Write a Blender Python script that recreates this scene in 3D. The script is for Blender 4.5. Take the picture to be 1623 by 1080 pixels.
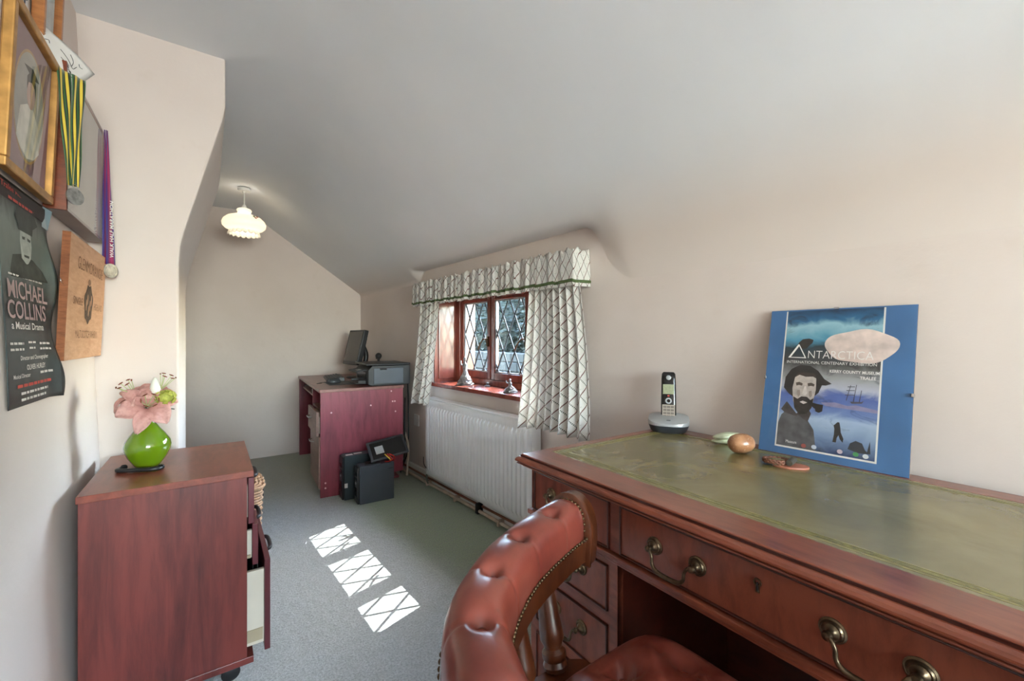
import bpy, bmesh, math, random
from mathutils import Vector, Matrix
random.seed(7)
PI = math.pi
scene = bpy.context.scene
C = scene.collection
for o in list(bpy.data.objects):
    bpy.data.objects.remove(o)

# ------------------------------------------------------------------ camera
TH = math.atan(476 / 670.0)                     # camera yaw to the right of the room's long axis
cam_d = bpy.data.cameras.new('camera')
cam_d.sensor_width = 36.0
cam_d.lens = 36.0 * 670.0 / 1623.0
cam_d.shift_y = -2.0 / 1623.0
cam_d.clip_start = 0.02
cam = bpy.data.objects.new('camera', cam_d)
cam.location = (0, 0, 1.10)
cam.rotation_euler = (PI / 2, 0, -TH)
C.objects.link(cam)
scene.camera = cam

# ------------------------------------------------------------------ light
scene.view_settings.view_transform = 'Standard'
scene.view_settings.look = 'None'
scene.view_settings.gamma = 1.0
scene.view_settings.use_curve_mapping = False
scene.view_settings.exposure = 1.28

world = bpy.data.worlds.new('world')
scene.world = world
world.use_nodes = True
wn = world.node_tree.nodes
sky = wn.new('ShaderNodeTexSky')
sky.sky_type = 'NISHITA'
sky.sun_disc = False
sky.sun_elevation = math.radians(46)
sky.sun_rotation = math.radians(76)
world.node_tree.links.new(sky.outputs[0], wn['Background'].inputs[0])
wn['Background'].inputs[1].default_value = 3.0

SUN_DIR = Vector((-0.925, -0.225, -1.0)).normalized()
sd = bpy.data.lights.new('sun', 'SUN')
sd.energy = 9.5
sd.angle = math.radians(0.18)
sd.color = (1.0, 0.97, 0.93)
so = bpy.data.objects.new('sun', sd)
so.rotation_euler = SUN_DIR.to_track_quat('-Z', 'Y').to_euler()
so.location = (6, 3, 7)
C.objects.link(so)

# added fill light, set outside an added, unseen window behind the camera
ad = bpy.data.lights.new('rear_fill_light', 'AREA')
ad.shape = 'RECTANGLE'
ad.size = 1.7
ad.size_y = 1.4
ad.energy = 84.0
ad.color = (0.995, 0.977, 0.982)
ao = bpy.data.objects.new('rear_fill_light', ad)
ao.location = (0.5, -3.62, 1.35)
ao.rotation_euler = (PI / 2, 0, 0)              # faces +Y, into the room
C.objects.link(ao)

# ------------------------------------------------------------------ helpers
def lin(hexs, a=1.0):
    hexs = hexs.lstrip('#')
    c = [int(hexs[i:i + 2], 16) / 255 for i in (0, 2, 4)]
    return tuple([(x / 12.92 if x <= 0.04045 else ((x + 0.055) / 1.055) ** 2.4) for x in c] + [a])

class Nodes:
    def __init__(self, name):
        self.m = bpy.data.materials.new(name)
        self.m.use_nodes = True
        self.t = self.m.node_tree
        self.b = self.t.nodes['Principled BSDF']
    def n(self, typ, **kw):
        nd = self.t.nodes.new(typ)
        for k, v in kw.items():
            setattr(nd, k, v)
        return nd
    def l(self, a, b):
        self.t.links.new(a, b)
    def math(self, op, a, b=None, c=None):
        nd = self.n('ShaderNodeMath', operation=op)
        for i, v in enumerate((a, b, c)):
            if v is None: continue
            if isinstance(v, (int, float)): nd.inputs[i].default_value = v
            else: self.l(v, nd.inputs[i])
        return nd.outputs[0]
    def mix(self, fac, a, b, blend='MIX'):
        nd = self.n('ShaderNodeMix', data_type='RGBA', blend_type=blend)
        for i, v in ((0, fac), (6, a), (7, b)):
            if isinstance(v, (int, float)): nd.inputs[i].default_value = v
            elif isinstance(v, tuple): nd.inputs[i].default_value = v
            else: self.l(v, nd.inputs[i])
        return nd.outputs[2]
    def ramp(self, fac, stops):
        nd = self.n('ShaderNodeValToRGB')
        el = nd.color_ramp.elements
        while len(el) < len(stops): el.new(0.5)
        for e, (p, c) in zip(el, stops):
            e.position = p
            e.color = c
        self.l(fac, nd.inputs[0])
        return nd.outputs[0]
    def coord(self, which='Object', scale=(1, 1, 1), rot=(0, 0, 0), loc=(0, 0, 0)):
        tc = self.n('ShaderNodeTexCoord')
        mp = self.n('ShaderNodeMapping')
        mp.inputs['Scale'].default_value = scale
        mp.inputs['Rotation'].default_value = rot
        mp.inputs['Location'].default_value = loc
        self.l(tc.outputs[which], mp.inputs[0])
        return mp.outputs[0]
    def noise(self, vec, scale=5, detail=4, rough=0.5, dist=0.0):
        nd = self.n('ShaderNodeTexNoise')
        nd.inputs['Scale'].default_value = scale
        nd.inputs['Detail'].default_value = detail
        nd.inputs['Roughness'].default_value = rough
        nd.inputs['Distortion'].default_value = dist
        self.l(vec, nd.inputs['Vector'])
        return nd.outputs[0]
    def bump(self, h, strength=0.2, dist=0.01):
        nd = self.n('ShaderNodeBump')
        nd.inputs['Strength'].default_value = strength
        nd.inputs['Distance'].default_value = dist
        self.l(h, nd.inputs['Height'])
        self.l(nd.outputs[0], self.b.inputs['Normal'])
    def color(self, c):
        if isinstance(c, tuple): self.b.inputs['Base Color'].default_value = c
        else: self.l(c, self.b.inputs['Base Color'])
    def set(self, rough=0.5, metal=0.0, spec=0.5, coat=0.0, coat_rough=0.1):
        self.b.inputs['Roughness'].default_value = rough
        self.b.inputs['Metallic'].default_value = metal
        self.b.inputs['Specular IOR Level'].default_value = spec
        self.b.inputs['Coat Weight'].default_value = coat
        self.b.inputs['Coat Roughness'].default_value = coat_rough

MATS = {}
def plain(name, hexs, rough=0.5, metal=0.0, spec=0.5, coat=0.0, var=0.12, scale=8, bump=0.0, bscale=60):
    if name in MATS: return MATS[name]
    k = Nodes(name)
    c = lin(hexs)
    v = k.coord()
    f = k.noise(v, scale, 4)
    dark = tuple([x * (1 - var) for x in c[:3]] + [1])
    lite = tuple([min(1, x * (1 + var)) for x in c[:3]] + [1])
    k.color(k.ramp(f, [(0.3, dark), (0.7, lite)]))
    k.set(rough, metal, spec, coat)
    if bump:
        k.bump(k.noise(v, bscale, 5), bump, 0.004)
    MATS[name] = k.m
    return k.m

def wood(name, c1, c2, scale=(1, 1, 1), rough=0.3, coat=0.3, grain=9, bump=0.06, mottled=0.35):
    if name in MATS: return MATS[name]
    k = Nodes(name)
    v = k.coord(scale=scale)
    big = k.noise(v, grain * 0.35, 3, 0.5, 1.2)
    fine = k.noise(v, grain * 3.2, 6, 0.65, 0.4)
    f = k.math('ADD', k.math('MULTIPLY', big, mottled * 1.6), k.math('MULTIPLY', fine, 1.15 - mottled))
    k.color(k.ramp(f, [(0.38, lin(c1)), (0.78, lin(c2))]))
    k.set(rough, 0, 0.5, coat, 0.12)
    k.bump(fine, bump, 0.002)
    MATS[name] = k.m
    return k.m

def glassy(name, tint='#FFFFFF', rough=0.0, gloss=1.0):
    k = Nodes(name)
    t = k.t
    t.nodes.remove(k.b)
    tr = k.n('ShaderNodeBsdfTransparent'); tr.inputs[0].default_value = lin(tint)
    gl = k.n('ShaderNodeBsdfGlossy'); gl.inputs['Roughness'].default_value = rough
    fr = k.n('ShaderNodeFresnel'); fr.inputs[0].default_value = 1.45
    geo = k.n('ShaderNodeNewGeometry')
    fac = k.math('MULTIPLY', k.math('MULTIPLY', fr.outputs[0], gloss), k.math('SUBTRACT', 1.0, geo.outputs['Backfacing']))
    mx = k.n('ShaderNodeMixShader')
    k.l(fac, mx.inputs[0]); k.l(tr.outputs[0], mx.inputs[1]); k.l(gl.outputs[0], mx.inputs[2])
    k.l(mx.outputs[0], t.nodes['Material Output'].inputs[0])
    MATS[name] = k.m
    return k.m

def box(bm, x0, x1, y0, y1, z0, z1, rot=None):
    vs = [bm.verts.new(p) for p in ((x0, y0, z0), (x1, y0, z0), (x1, y1, z0), (x0, y1, z0),
                                    (x0, y0, z1), (x1, y0, z1), (x1, y1, z1), (x0, y1, z1))]
    for f in ((0, 3, 2, 1), (4, 5, 6, 7), (0, 1, 5, 4), (1, 2, 6, 5), (2, 3, 7, 6), (3, 0, 4, 7)):
        bm.faces.new([vs[i] for i in f])
    return vs

def B(*a):
    bm = bmesh.new(); box(bm, *a); return bm

def prism(bm, pts, fn, t0, t1):
    a = [bm.verts.new(fn(p[0], p[1], t0)) for p in pts]
    b = [bm.verts.new(fn(p[0], p[1], t1)) for p in pts]
    n = len(pts)
    bm.faces.new(a); bm.faces.new(b[::-1])
    for i in range(n):
        bm.faces.new((a[i], b[i], b[(i + 1) % n], a[(i + 1) % n]))

def ring_loft(bm, rings, close=True, cap=True):
    R = [[bm.verts.new(p) for p in r] for r in rings]
    n = len(R[0])
    for i in range(len(R) - 1):
        for j in range(n if close else n - 1):
            k = (j + 1) % n
            bm.faces.new((R[i][j], R[i][k], R[i + 1][k], R[i + 1][j]))
    if cap and close:
        bm.faces.new(R[0][::-1]); bm.faces.new(R[-1])

def lathe(bm, prof, c=(0, 0, 0), n=28, axis='z', cap=True):
    rings = []
    for r, z in prof:
        ring = []
        for i in range(n):
            a = 2 * PI * i / n
            x, y = r * math.cos(a), r * math.sin(a)
            p = (x, y, z) if axis == 'z' else ((z, x, y) if axis == 'x' else (y, z, x))
            ring.append((c[0] + p[0], c[1] + p[1], c[2] + p[2]))
        rings.append(ring)
    ring_loft(bm, rings, True, cap)

def spline(pts, n=8):
    P = [Vector(p) for p in pts]
    P = [P[0] * 2 - P[1]] + P + [P[-1] * 2 - P[-2]]
    out = []
    for i in range(1, len(P) - 2):
        for k in range(n):
            t = k / n
            a, b, c, d = P[i - 1], P[i], P[i + 1], P[i + 2]
            out.append(0.5 * ((2 * b) + (c - a) * t + (2 * a - 5 * b + 4 * c - d) * t * t + (3 * b - a - 3 * c + d) * t ** 3))
    out.append(P[-2])
    return out

def tube(bm, pts, r, n=10, cap=True, flat=1.0):
    P = [Vector(p) for p in pts]
    up = None
    rings = []
    for i, p in enumerate(P):
        t = (P[min(i + 1, len(P) - 1)] - P[max(i - 1, 0)]).normalized()
        if up is None:
            up = Vector((0, 0, 1)) if abs(t.z) < 0.9 else Vector((1, 0, 0))
        s = t.cross(up).normalized()
        up = s.cross(t).normalized()
        rr = r[i] if isinstance(r, (list, tuple)) else r
        rings.append([p + s * (rr * math.cos(2 * PI * k / n)) + up * (rr * flat * math.sin(2 * PI * k / n)) for k in range(n)])
    ring_loft(bm, rings, True, cap)

def grid(bm, nu, nv, fn, uvfn=None):
    V = [[bm.verts.new(fn(i / nu, j / nv)) for i in range(nu + 1)] for j in range(nv + 1)]
    uv = bm.loops.layers.uv.verify() if uvfn else None
    for j in range(nv):
        for i in range(nu):
            f = bm.faces.new((V[j][i], V[j][i + 1], V[j + 1][i + 1], V[j + 1][i]))
            if uv:
                for lp, (a, b) in zip(f.loops, ((i, j), (i + 1, j), (i + 1, j + 1), (i, j + 1))):
                    lp[uv].uv = uvfn(a / nu, b / nv)

def mesh(name, bm, mat, parent=None, smooth=None, bev=0, loc=None, seg=2, solid=0, sub=0, fix=True):
    if fix: bmesh.ops.recalc_face_normals(bm, faces=bm.faces)
    me = bpy.data.meshes.new(name)
    bm.to_mesh(me); bm.free()
    if smooth is not None:
        for p in me.polygons: p.use_smooth = True
        if smooth < 180: me.set_sharp_from_angle(angle=math.radians(smooth))
    o = bpy.data.objects.new(name, me)
    C.objects.link(o)
    if mat: me.materials.append(mat)
    if parent: o.parent = parent
    if loc: o.location = loc
    if solid:
        s = o.modifiers.new('solid', 'SOLIDIFY'); s.thickness = solid; s.offset = 0
    if bev:
        b = o.modifiers.new('bevel', 'BEVEL'); b.width = bev; b.segments = seg; b.limit_method = 'ANGLE'
    if sub:
        s = o.modifiers.new('sub', 'SUBSURF'); s.levels = sub; s.render_levels = sub
    return o

def tag(o, label=None, cat=None, group=None, kind=None):
    if label: o['label'] = label
    if cat: o['category'] = cat
    if group: o['group'] = group
    if kind: o['kind'] = kind
    return o

def thing(name, label, cat, loc=(0, 0, 0), rotz=0, group=None, kind=None):
    o = bpy.data.objects.new(name, None)
    o.empty_display_size = 0.05
    C.objects.link(o)
    o.location = loc; o.rotation_euler = (0, 0, rotz)
    return tag(o, label, cat, group, kind)

def frame_thing(name, label, cat, origin, xd, yd, group=None):
    o = thing(name, label, cat, group=group)
    x = Vector(xd).normalized()
    z = x.cross(Vector(yd)).normalized()
    y = z.cross(x)
    m = Matrix((x, y, z)).transposed().to_4x4()
    m.translation = Vector(origin)
    o.matrix_world = m
    return o

def flat(parent, name, pts, z, mat, z0=None):
    bm = bmesh.new()
    vs = [bm.verts.new((p[0], p[1], z)) for p in pts]
    bm.faces.new(vs)
    bmesh.ops.triangulate(bm, faces=bm.faces)
    for f in bm.faces:
        f.normal_update()
        if f.normal.z < 0: f.normal_flip()
    return mesh(name, bm, mat, parent, fix=False)

def ell(cx, cy, rx, ry, n=28, a0=0, a1=2 * PI):
    return [(cx + rx * math.cos(a0 + (a1 - a0) * i / n), cy + ry * math.sin(a0 + (a1 - a0) * i / n)) for i in range(n)]

def text(parent, s, x, y, w, h, z, mat, name='lettering', shear=0.0, fn=None, bold=0.0, rot=0, space=1.0):
    cu = bpy.data.curves.new('lettering', 'FONT')
    cu.body = s; cu.shear = shear; cu.offset = bold; cu.resolution_u = 3; cu.space_character = space
    to = bpy.data.objects.new('lettering_source', cu)
    C.objects.link(to)
    dg = bpy.context.evaluated_depsgraph_get()
    me = bpy.data.meshes.new_from_object(to.evaluated_get(dg))
    bpy.data.objects.remove(to); bpy.data.curves.remove(cu)
    xs = [v.co.x for v in me.vertices]; ys = [v.co.y for v in me.vertices]
    x0, x1, y0, y1 = min(xs), max(xs), min(ys), max(ys)
    for v in me.vertices:
        px = (v.co.x - x0) / (x1 - x0) * w; py = (v.co.y - y0) / (y1 - y0) * h
        if rot: px, py = px * math.cos(rot) - py * math.sin(rot), px * math.sin(rot) + py * math.cos(rot)
        px += x; py += y
        v.co = fn(px, py, z) if fn else (px, py, z)
    me.materials.clear(); me.materials.append(mat)
    me.name = name
    o = bpy.data.objects.new(name, me)
    C.objects.link(o); o.parent = parent
    return o

def ss(a, b, x):
    t = max(0.0, min(1.0, (x - a) / (b - a)))
    return t * t * (3 - 2 * t)

# right wall frame: origin on the wall face, +x' outwards, +y' along the wall away from the camera
WX, WK = 1.5508, 0.06
WROT = math.atan(WK)
def xw(y): return WX - WK * y
def Wl(off, s, z):
    return Vector((WX + off * math.cos(WROT) - s * math.sin(WROT), off * math.sin(WROT) + s * math.cos(WROT), z))

# ------------------------------------------------------------------ materials
def m_wall():
    k = Nodes('wall_paint')
    v = k.coord()
    f = k.noise(v, 1.6, 4)
    st = k.noise(v, 7, 5, 0.6)
    c = k.ramp(f, [(0.3, lin('#D2C4BB')), (0.7, lin('#DCCFC7'))])
    c = k.mix(k.ramp(st, [(0.62, (0, 0, 0, 1)), (0.75, (0.22, 0.22, 0.22, 1))]), c, lin('#C8B5A8'))
    k.color(c); k.set(0.85, 0, 0.25)
    k.bump(k.noise(v, 9, 6, 0.6), 0.12, 0.02)
    return k.m
def m_ceiling():
    k = Nodes('ceiling_paint')
    v = k.coord()
    cc = k.ramp(k.noise(v, 1.3, 4), [(0.3, lin('#E4E6E8')), (0.7, lin('#EDEEEF'))])
    sp = k.n('ShaderNodeSeparateXYZ'); k.l(v, sp.inputs[0])
    mr = k.n('ShaderNodeMapRange', interpolation_type='SMOOTHSTEP'); k.l(sp.outputs[2], mr.inputs[0]); mr.inputs[1].default_value = 1.80; mr.inputs[2].default_value = 1.50   # warm-to-cool light shift from wall to ceiling, painted as a fade by height
    k.color(k.mix(mr.outputs[0], cc, lin('#D6C9C0')))
    k.set(0.8, 0, 0.25)
    k.bump(k.noise(v, 6, 5, 0.55), 0.10, 0.02)
    return k.m
def m_carpet():
    k = Nodes('carpet')
    v = k.coord()
    n1 = k.noise(v, 2.2, 5, 0.6)
    sx = k.n('ShaderNodeSeparateXYZ'); k.l(v, sx.inputs[0])
    # skylight cast painted in as grey; green by the radiator wall, brownish far end
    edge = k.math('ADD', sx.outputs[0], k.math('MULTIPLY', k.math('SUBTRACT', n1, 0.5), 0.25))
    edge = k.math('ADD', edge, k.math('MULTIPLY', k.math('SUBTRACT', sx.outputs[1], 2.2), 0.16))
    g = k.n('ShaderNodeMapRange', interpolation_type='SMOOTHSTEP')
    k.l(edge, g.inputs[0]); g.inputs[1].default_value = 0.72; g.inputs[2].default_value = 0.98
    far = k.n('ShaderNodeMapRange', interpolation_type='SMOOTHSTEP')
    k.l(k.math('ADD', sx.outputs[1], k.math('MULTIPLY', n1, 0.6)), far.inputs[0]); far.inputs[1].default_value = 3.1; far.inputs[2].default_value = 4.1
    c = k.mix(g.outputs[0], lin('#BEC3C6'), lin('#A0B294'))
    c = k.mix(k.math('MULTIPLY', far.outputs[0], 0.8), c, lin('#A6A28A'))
    fine = k.noise(v, 135, 4, 0.75)
    mid = k.noise(v, 28, 4, 0.6)
    c = k.mix(k.ramp(fine, [(0.30, (0.85, 0.85, 0.85, 1)), (0.6, (0, 0, 0, 1))]), c, lin('#7C8284'))
    c = k.mix(k.ramp(mid, [(0.35, (0.28, 0.28, 0.28, 1)), (0.6, (0, 0, 0, 1))]), c, lin('#979C9A'))
    k.color(c); k.set(0.95, 0, 0.1)
    k.b.inputs['Sheen Weight'].default_value = 0.2
    k.bump(k.math('ADD', fine, k.math('MULTIPLY', mid, 1.5)), 0.7, 0.008)
    return k.m
def m_curtain():
    k = Nodes('trellis_fabric')
    tc = k.n('ShaderNodeTexCoord')
    sp = k.n('ShaderNodeSeparateXYZ'); k.l(tc.outputs['UV'], sp.inputs[0])
    u, v = sp.outputs[0], sp.outputs[1]
    a = k.math('ADD', k.math('MULTIPLY', u, 1 / 0.062), k.math('MULTIPLY', v, 1 / 0.078))
    b = k.math('SUBTRACT', k.math('MULTIPLY', u, 1 / 0.062), k.math('MULTIPLY', v, 1 / 0.078))
    def line(q, w):
        return k.math('LESS_THAN', k.math('ABSOLUTE', k.math('SUBTRACT', k.math('FRACT', q), 0.5)), w)
    la, lb = line(a, 0.045), line(b, 0.05)
    dots = k.math('LESS_THAN', k.math('FRACT', k.math('MULTIPLY', a, 7.0)), 0.62)
    lb = k.math('MULTIPLY', lb, dots)
    # faint leaf sprig in the middle of each diamond
    da = k.math('FRACT', a); db = k.math('FRACT', b)
    r = k.math('ADD', k.math('ABSOLUTE', da), k.math('ABSOLUTE', k.math('SUBTRACT', db, 0.0)))
    leaf = k.math('LESS_THAN', k.math('ABSOLUTE', k.math('SUBTRACT', k.math('ADD', k.math('POWER', k.math('SUBTRACT', da, 0.95), 2), k.math('POWER', k.math('SUBTRACT', db, 0.05), 2)), 0.02)), 0.008)
    nz = k.noise(tc.outputs['UV'], 240, 2)
    base = k.mix(nz, lin('#D9D5CE'), lin('#E9E6E1'))
    c = k.mix(k.math('MULTIPLY', leaf, 0.4), base, lin('#8F8F76'))
    c = k.mix(k.math('MULTIPLY', lb, 0.9), c, lin('#4E5548'))
    c = k.mix(k.math('MULTIPLY', la, 0.9), c, lin('#6B3A33'))
    k.color(c); k.set(0.9, 0, 0.15)
    tl = k.n('ShaderNodeBsdfTranslucent'); k.l(c, tl.inputs[0])
    mx = k.n('ShaderNodeMixShader'); mx.inputs[0].default_value = 0.28
    k.l(k.b.outputs[0], mx.inputs[1]); k.l(tl.outputs[0], mx.inputs[2])
    k.l(mx.outputs[0], k.t.nodes['Material Output'].inputs[0])
    return k.m
def m_leather_green():
    k = Nodes('green_leather')
    v = k.coord()
    f = k.noise(v, 5, 6, 0.6, 0.6)
    f2 = k.noise(v, 1.8, 4, 0.5)
    c = k.ramp(f, [(0.28, lin('#625A35')), (0.5, lin('#776D45')), (0.75, lin('#897E56'))])
    c = k.mix(k.ramp(f2, [(0.45, (0, 0, 0, 1)), (0.7, (0.4, 0.4, 0.4, 1))]), c, lin('#85806A'))
    k.color(c); k.set(0.26, 0, 0.55, 0.25, 0.2)
    k.bump(k.noise(v, 220, 3), 0.10, 0.001)
    return k.m
def m_leather_red():
    k = Nodes('red_leather')
    v = k.coord()
    f = k.noise(v, 7, 6, 0.6, 0.5)
    sc = k.noise(v, 26, 4, 0.6)
    c = k.ramp(f, [(0.3, lin('#6A2D24')), (0.55, lin('#823D30')), (0.8, lin('#955041'))])
    c = k.mix(k.ramp(sc, [(0.66, (0, 0, 0, 1)), (0.72, (0.5, 0.5, 0.5, 1))]), c, lin('#6A3A2C'))
    k.color(c); k.set(0.30, 0, 0.5, 0.25, 0.2)
    k.bump(k.noise(v, 160, 3), 0.12, 0.001)
    return k.m
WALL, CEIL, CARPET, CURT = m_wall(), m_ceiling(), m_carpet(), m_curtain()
LGREEN, LRED = m_leather_green(), m_leather_red()
MAH = wood('mahogany', '#5A2618', '#8E4C36', (1, 0.2, 1), 0.28, 0.35, 10, bump=0.03, mottled=0.2)
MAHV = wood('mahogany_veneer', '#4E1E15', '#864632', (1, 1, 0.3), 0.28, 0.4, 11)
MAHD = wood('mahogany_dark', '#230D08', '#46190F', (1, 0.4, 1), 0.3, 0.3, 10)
CHAIRW = wood('chair_wood', '#2A1008', '#5E301A', (1, 1, 0.4), 0.28, 0.4, 12)
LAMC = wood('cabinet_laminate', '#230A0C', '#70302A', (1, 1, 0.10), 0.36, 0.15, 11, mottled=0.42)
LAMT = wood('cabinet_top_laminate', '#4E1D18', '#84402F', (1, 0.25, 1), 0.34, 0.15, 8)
LAMD = wood('computer_desk_laminate', '#521422', '#8C3A46', (1, 1, 0.16), 0.42, 0.1, 8, mottled=0.4)
LAMDT = wood('computer_desk_top', '#5E3431', '#8A5A50', (1, 0.3, 1), 0.35, 0.15, 8)
LAMDF = wood('computer_desk_front', '#6B4A42', '#96776A', (1, 0.2, 1), 0.4, 0.1, 8)  # paler and greyer: reflected light is put into this laminate's colour
WINW = wood('window_wood', '#4E1C14', '#8A4434', (1, 1, 0.25), 0.25, 0.45, 8)
BRASS = plain('antique_brass', '#6A5A46', 0.32, 0.9, var=0.35, scale=60)
NAIL = plain('nail_brass', '#5A4630', 0.35, 0.85, var=0.3, scale=80)
GOLD = plain('gilt', '#B88A4E', 0.38, 0.55, var=0.25, scale=30)
GOLDT = plain('gold_tooling', '#8C8450', 0.4, 0.1, var=0.3, scale=90)
BLACK = plain('black_plastic', '#1B1B1D', 0.42, var=0.2)
BLACKG = plain('black_gloss', '#101012', 0.16, var=0.2)
DGREY = plain('dark_grey_plastic', '#33363A', 0.45, var=0.12)
STEEL = plain('grey_steel', '#4B5058', 0.42, 0.3, var=0.1)
TEALB = plain('teal_black_case', '#283438', 0.42, 0.15, var=0.1)
SILVER = plain('silver_plastic', '#A9ABAC', 0.35, 0.35, var=0.08)
CHROME = plain('chrome', '#C8CACC', 0.18, 0.95, var=0.05)
WHITEM = plain('white_enamel', '#E6E8EA', 0.28, var=0.03)
WHITEP = plain('white_gloss_paint', '#E4E2DC', 0.4, var=0.05)
CREAM = plain('cream_board', '#D6CDBC', 0.6, var=0.06)
PIPE = plain('painted_pipe', '#BFAF9C', 0.5, var=0.2, scale=20)
LEAD = plain('lead_came', '#3C3E40', 0.6, 0.2, var=0.2)
PAPER = plain('white_paper', '#E6E2DC', 0.8, var=0.04)
INK = plain('dark_ink', '#2A2826', 0.7, var=0.1)
PEWTER = plain('pewter', '#8C8A88', 0.35, 0.75, var=0.45, scale=60, bump=0.5, bscale=90)
GREENBAND = plain('green_braid', '#4B5A34', 0.8, var=0.2, scale=60)
PANE = glassy('window_glass', '#F4F8F6')
PGLASS = glassy('picture_glass', '#FFFFFF', 0.02, 0.8)
SCREEN = plain('dark_screen', '#3A3128', 0.12, var=0.1)

# ------------------------------------------------------------------ the room shell
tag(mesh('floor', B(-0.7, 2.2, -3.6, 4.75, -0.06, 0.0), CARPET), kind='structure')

def ceil_profile(y):
    """(s, z) points across the ceiling; s = distance from the right wall, negative inside"""
    T = 0.20 * (1 - ss(1.18, 1.45, y)) + 0.03           # size of the plaster cove between slope and wall
    win = ss(1.30, 1.45, y) * (1 - ss(3.10, 3.20, y))
    raw = []
    s0 = -T * 0.82
    n = 56
    for i in range(n + 1):
        s = -2.35 + (2.35 + s0) * (i / n) ** 0.75
        z = 1.565 - 0.70 * s
        k = 0.05
        h = max(0.0, min(1.0, 0.5 + 0.5 * (2.27 - z) / k))
        raw.append((s, z * h + 2.27 * (1 - h) - k * h * (1 - h)))
    p0, p1, p2 = (s0, 1.565 - 0.70 * s0), (0.0, 1.565), (0.001, 1.565 - T)
    for i in range(1, 15):
        t = i / 14
        raw.append(tuple(p0[c] * (1 - t) ** 2 + 2 * p1[c] * t * (1 - t) + p2[c] * t * t for c in (0, 1)))
    raw.append((0.03, 1.565 - T - 0.01))
    pts = []
    for s, z in raw:
        if win > 0:
            kk = 0.02
            hh = max(0.0, min(1.0, 0.5 + 0.5 * (1.635 - z) / kk))
            z = z * (1 - win) + (z * (1 - hh) + 1.635 * hh + kk * hh * (1 - hh)) * win
        pts.append((s, z))
    return pts
bm = bmesh.new()
ys = [-3.55, -1.65, -0.6, 0.3] + [0.6 + 0.03 * i for i in range(96)] + [3.6, 4.1, 4.7]
prev = None
for y in ys:
    row = [bm.verts.new((xw(y) + s, y, z)) for s, z in ceil_profile(y)]
    if prev:
        for i in range(len(row) - 1):
            bm.faces.new((prev[i], prev[i + 1], row[i + 1], row[i]))
    prev = row
tag(mesh('ceiling', bm, CEIL, smooth=180), kind='structure')

# left wall leans back a little as it rises
def lx(z): return -0.309 - 0.0384 * z
bm = bmesh.new()
prism(bm, [(lx(0), 0), (lx(2.4), 2.4), (-0.6, 2.4), (-0.6, 0)], lambda a, b, t: (a, t, b), -3.6, 4.7)
tag(mesh('wall_left', bm, WALL), kind='structure')
tag(mesh('wall_far', B(-0.7, 1.9, 4.55, 4.72, 0, 2.5), WALL), kind='structure')

bm = bmesh.new()
fr = [(-0.45, 0), (-0.106, 0), (-0.106, 1.40), (-0.102, 1.47), (-0.09, 1.53), (0.036, 2.01), (0.047, 2.07), (0.047, 2.33), (-0.45, 2.33)]
bk = [(-0.45, 0), (-0.106, 0), (-0.106, 1.33), (-0.102, 1.39), (-0.09, 1.45), (0.026, 1.87), (0.035, 1.94), (0.035, 2.33), (-0.45, 2.33)]
a = [bm.verts.new((p[0], 2.137, p[1])) for p in fr]; b = [bm.verts.new((p[0], 2.68, p[1])) for p in bk]
bm.faces.new(a); bm.faces.new(b[::-1])
for i in range(len(a)):
    j = (i + 1) % len(a)
    bm.faces.new((a[i], b[i], b[j], a[j]))
tag(mesh('wall_partition', bm, WALL, bev=0.008), kind='structure')

def wall_hole(x0, x1, ys0, ys1, zs0, zs1, hy0, hy1, hz0, hz1):
    bm = bmesh.new()
    Y = [ys0, hy0, hy1, ys1]; Z = [zs0, hz0, hz1, zs1]
    for i in range(3):
        for j in range(3):
            if i == 1 and j == 1: continue
            for x in (x0, x1):
                bm.faces.new([bm.verts.new((x, Y[i + a], Z[j + c])) for a, c in ((0, 0), (1, 0), (1, 1), (0, 1))])
    for (ya, za), (yb, zb) in (((hy0, hz0), (hy1, hz0)), ((hy1, hz0), (hy1, hz1)), ((hy1, hz1), (hy0, hz1)), ((hy0, hz1), (hy0, hz0)),
                               ((ys0, zs0), (ys1, zs0)), ((ys1, zs0), (ys1, zs1)), ((ys1, zs1), (ys0, zs1)), ((ys0, zs1), (ys0, zs0))):
        bm.faces.new([bm.verts.new(p) for p in ((x0, ya, za), (x1, ya, za), (x1, yb, zb), (x0, yb, zb))])
    bmesh.ops.remove_doubles(bm, verts=bm.verts, dist=1e-5)
    return bm
o = mesh('wall_right', wall_hole(0, 0.36, -3.7, 4.8, 0, 2.6, 1.66, 2.96, 0.745, 1.405), WALL)
o.location = (WX, 0, 0); o.rotation_euler = (0, 0, WROT); tag(o, kind='structure')
# unseen wall behind the photographer; its window is added for the fill light
o = mesh('wall_front', wall_hole(0, 0.18, -0.8, 2.1, 0, 2.6, -0.35, 1.35, 0.68, 2.02), WALL)
o.location = (0.0, -3.4, 0); o.rotation_euler = (0, 0, -PI / 2); tag(o, kind='structure')
w2 = thing('added_rear_window', None, None, (0, -3.4, 0)); w2['kind'] = 'structure'
bm = bmesh.new()
for (x0, x1, z0, z1) in ((-0.35, -0.29, 0.68, 2.02), (1.29, 1.35, 0.68, 2.02), (-0.35, 1.35, 0.68, 0.74), (-0.35, 1.35, 1.96, 2.02), (0.48, 0.52, 0.68, 2.02)):
    box(bm, x0, x1, -0.12, -0.07, z0, z1)
WF = mesh('window_frame', bm, WHITEP, w2)
for (x0, x1) in ((-0.29, 0.48), (0.52, 1.29)):
    mesh('pane', B(x0, x1, -0.098, -0.094, 0.74, 1.96), PANE, WF)

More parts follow.
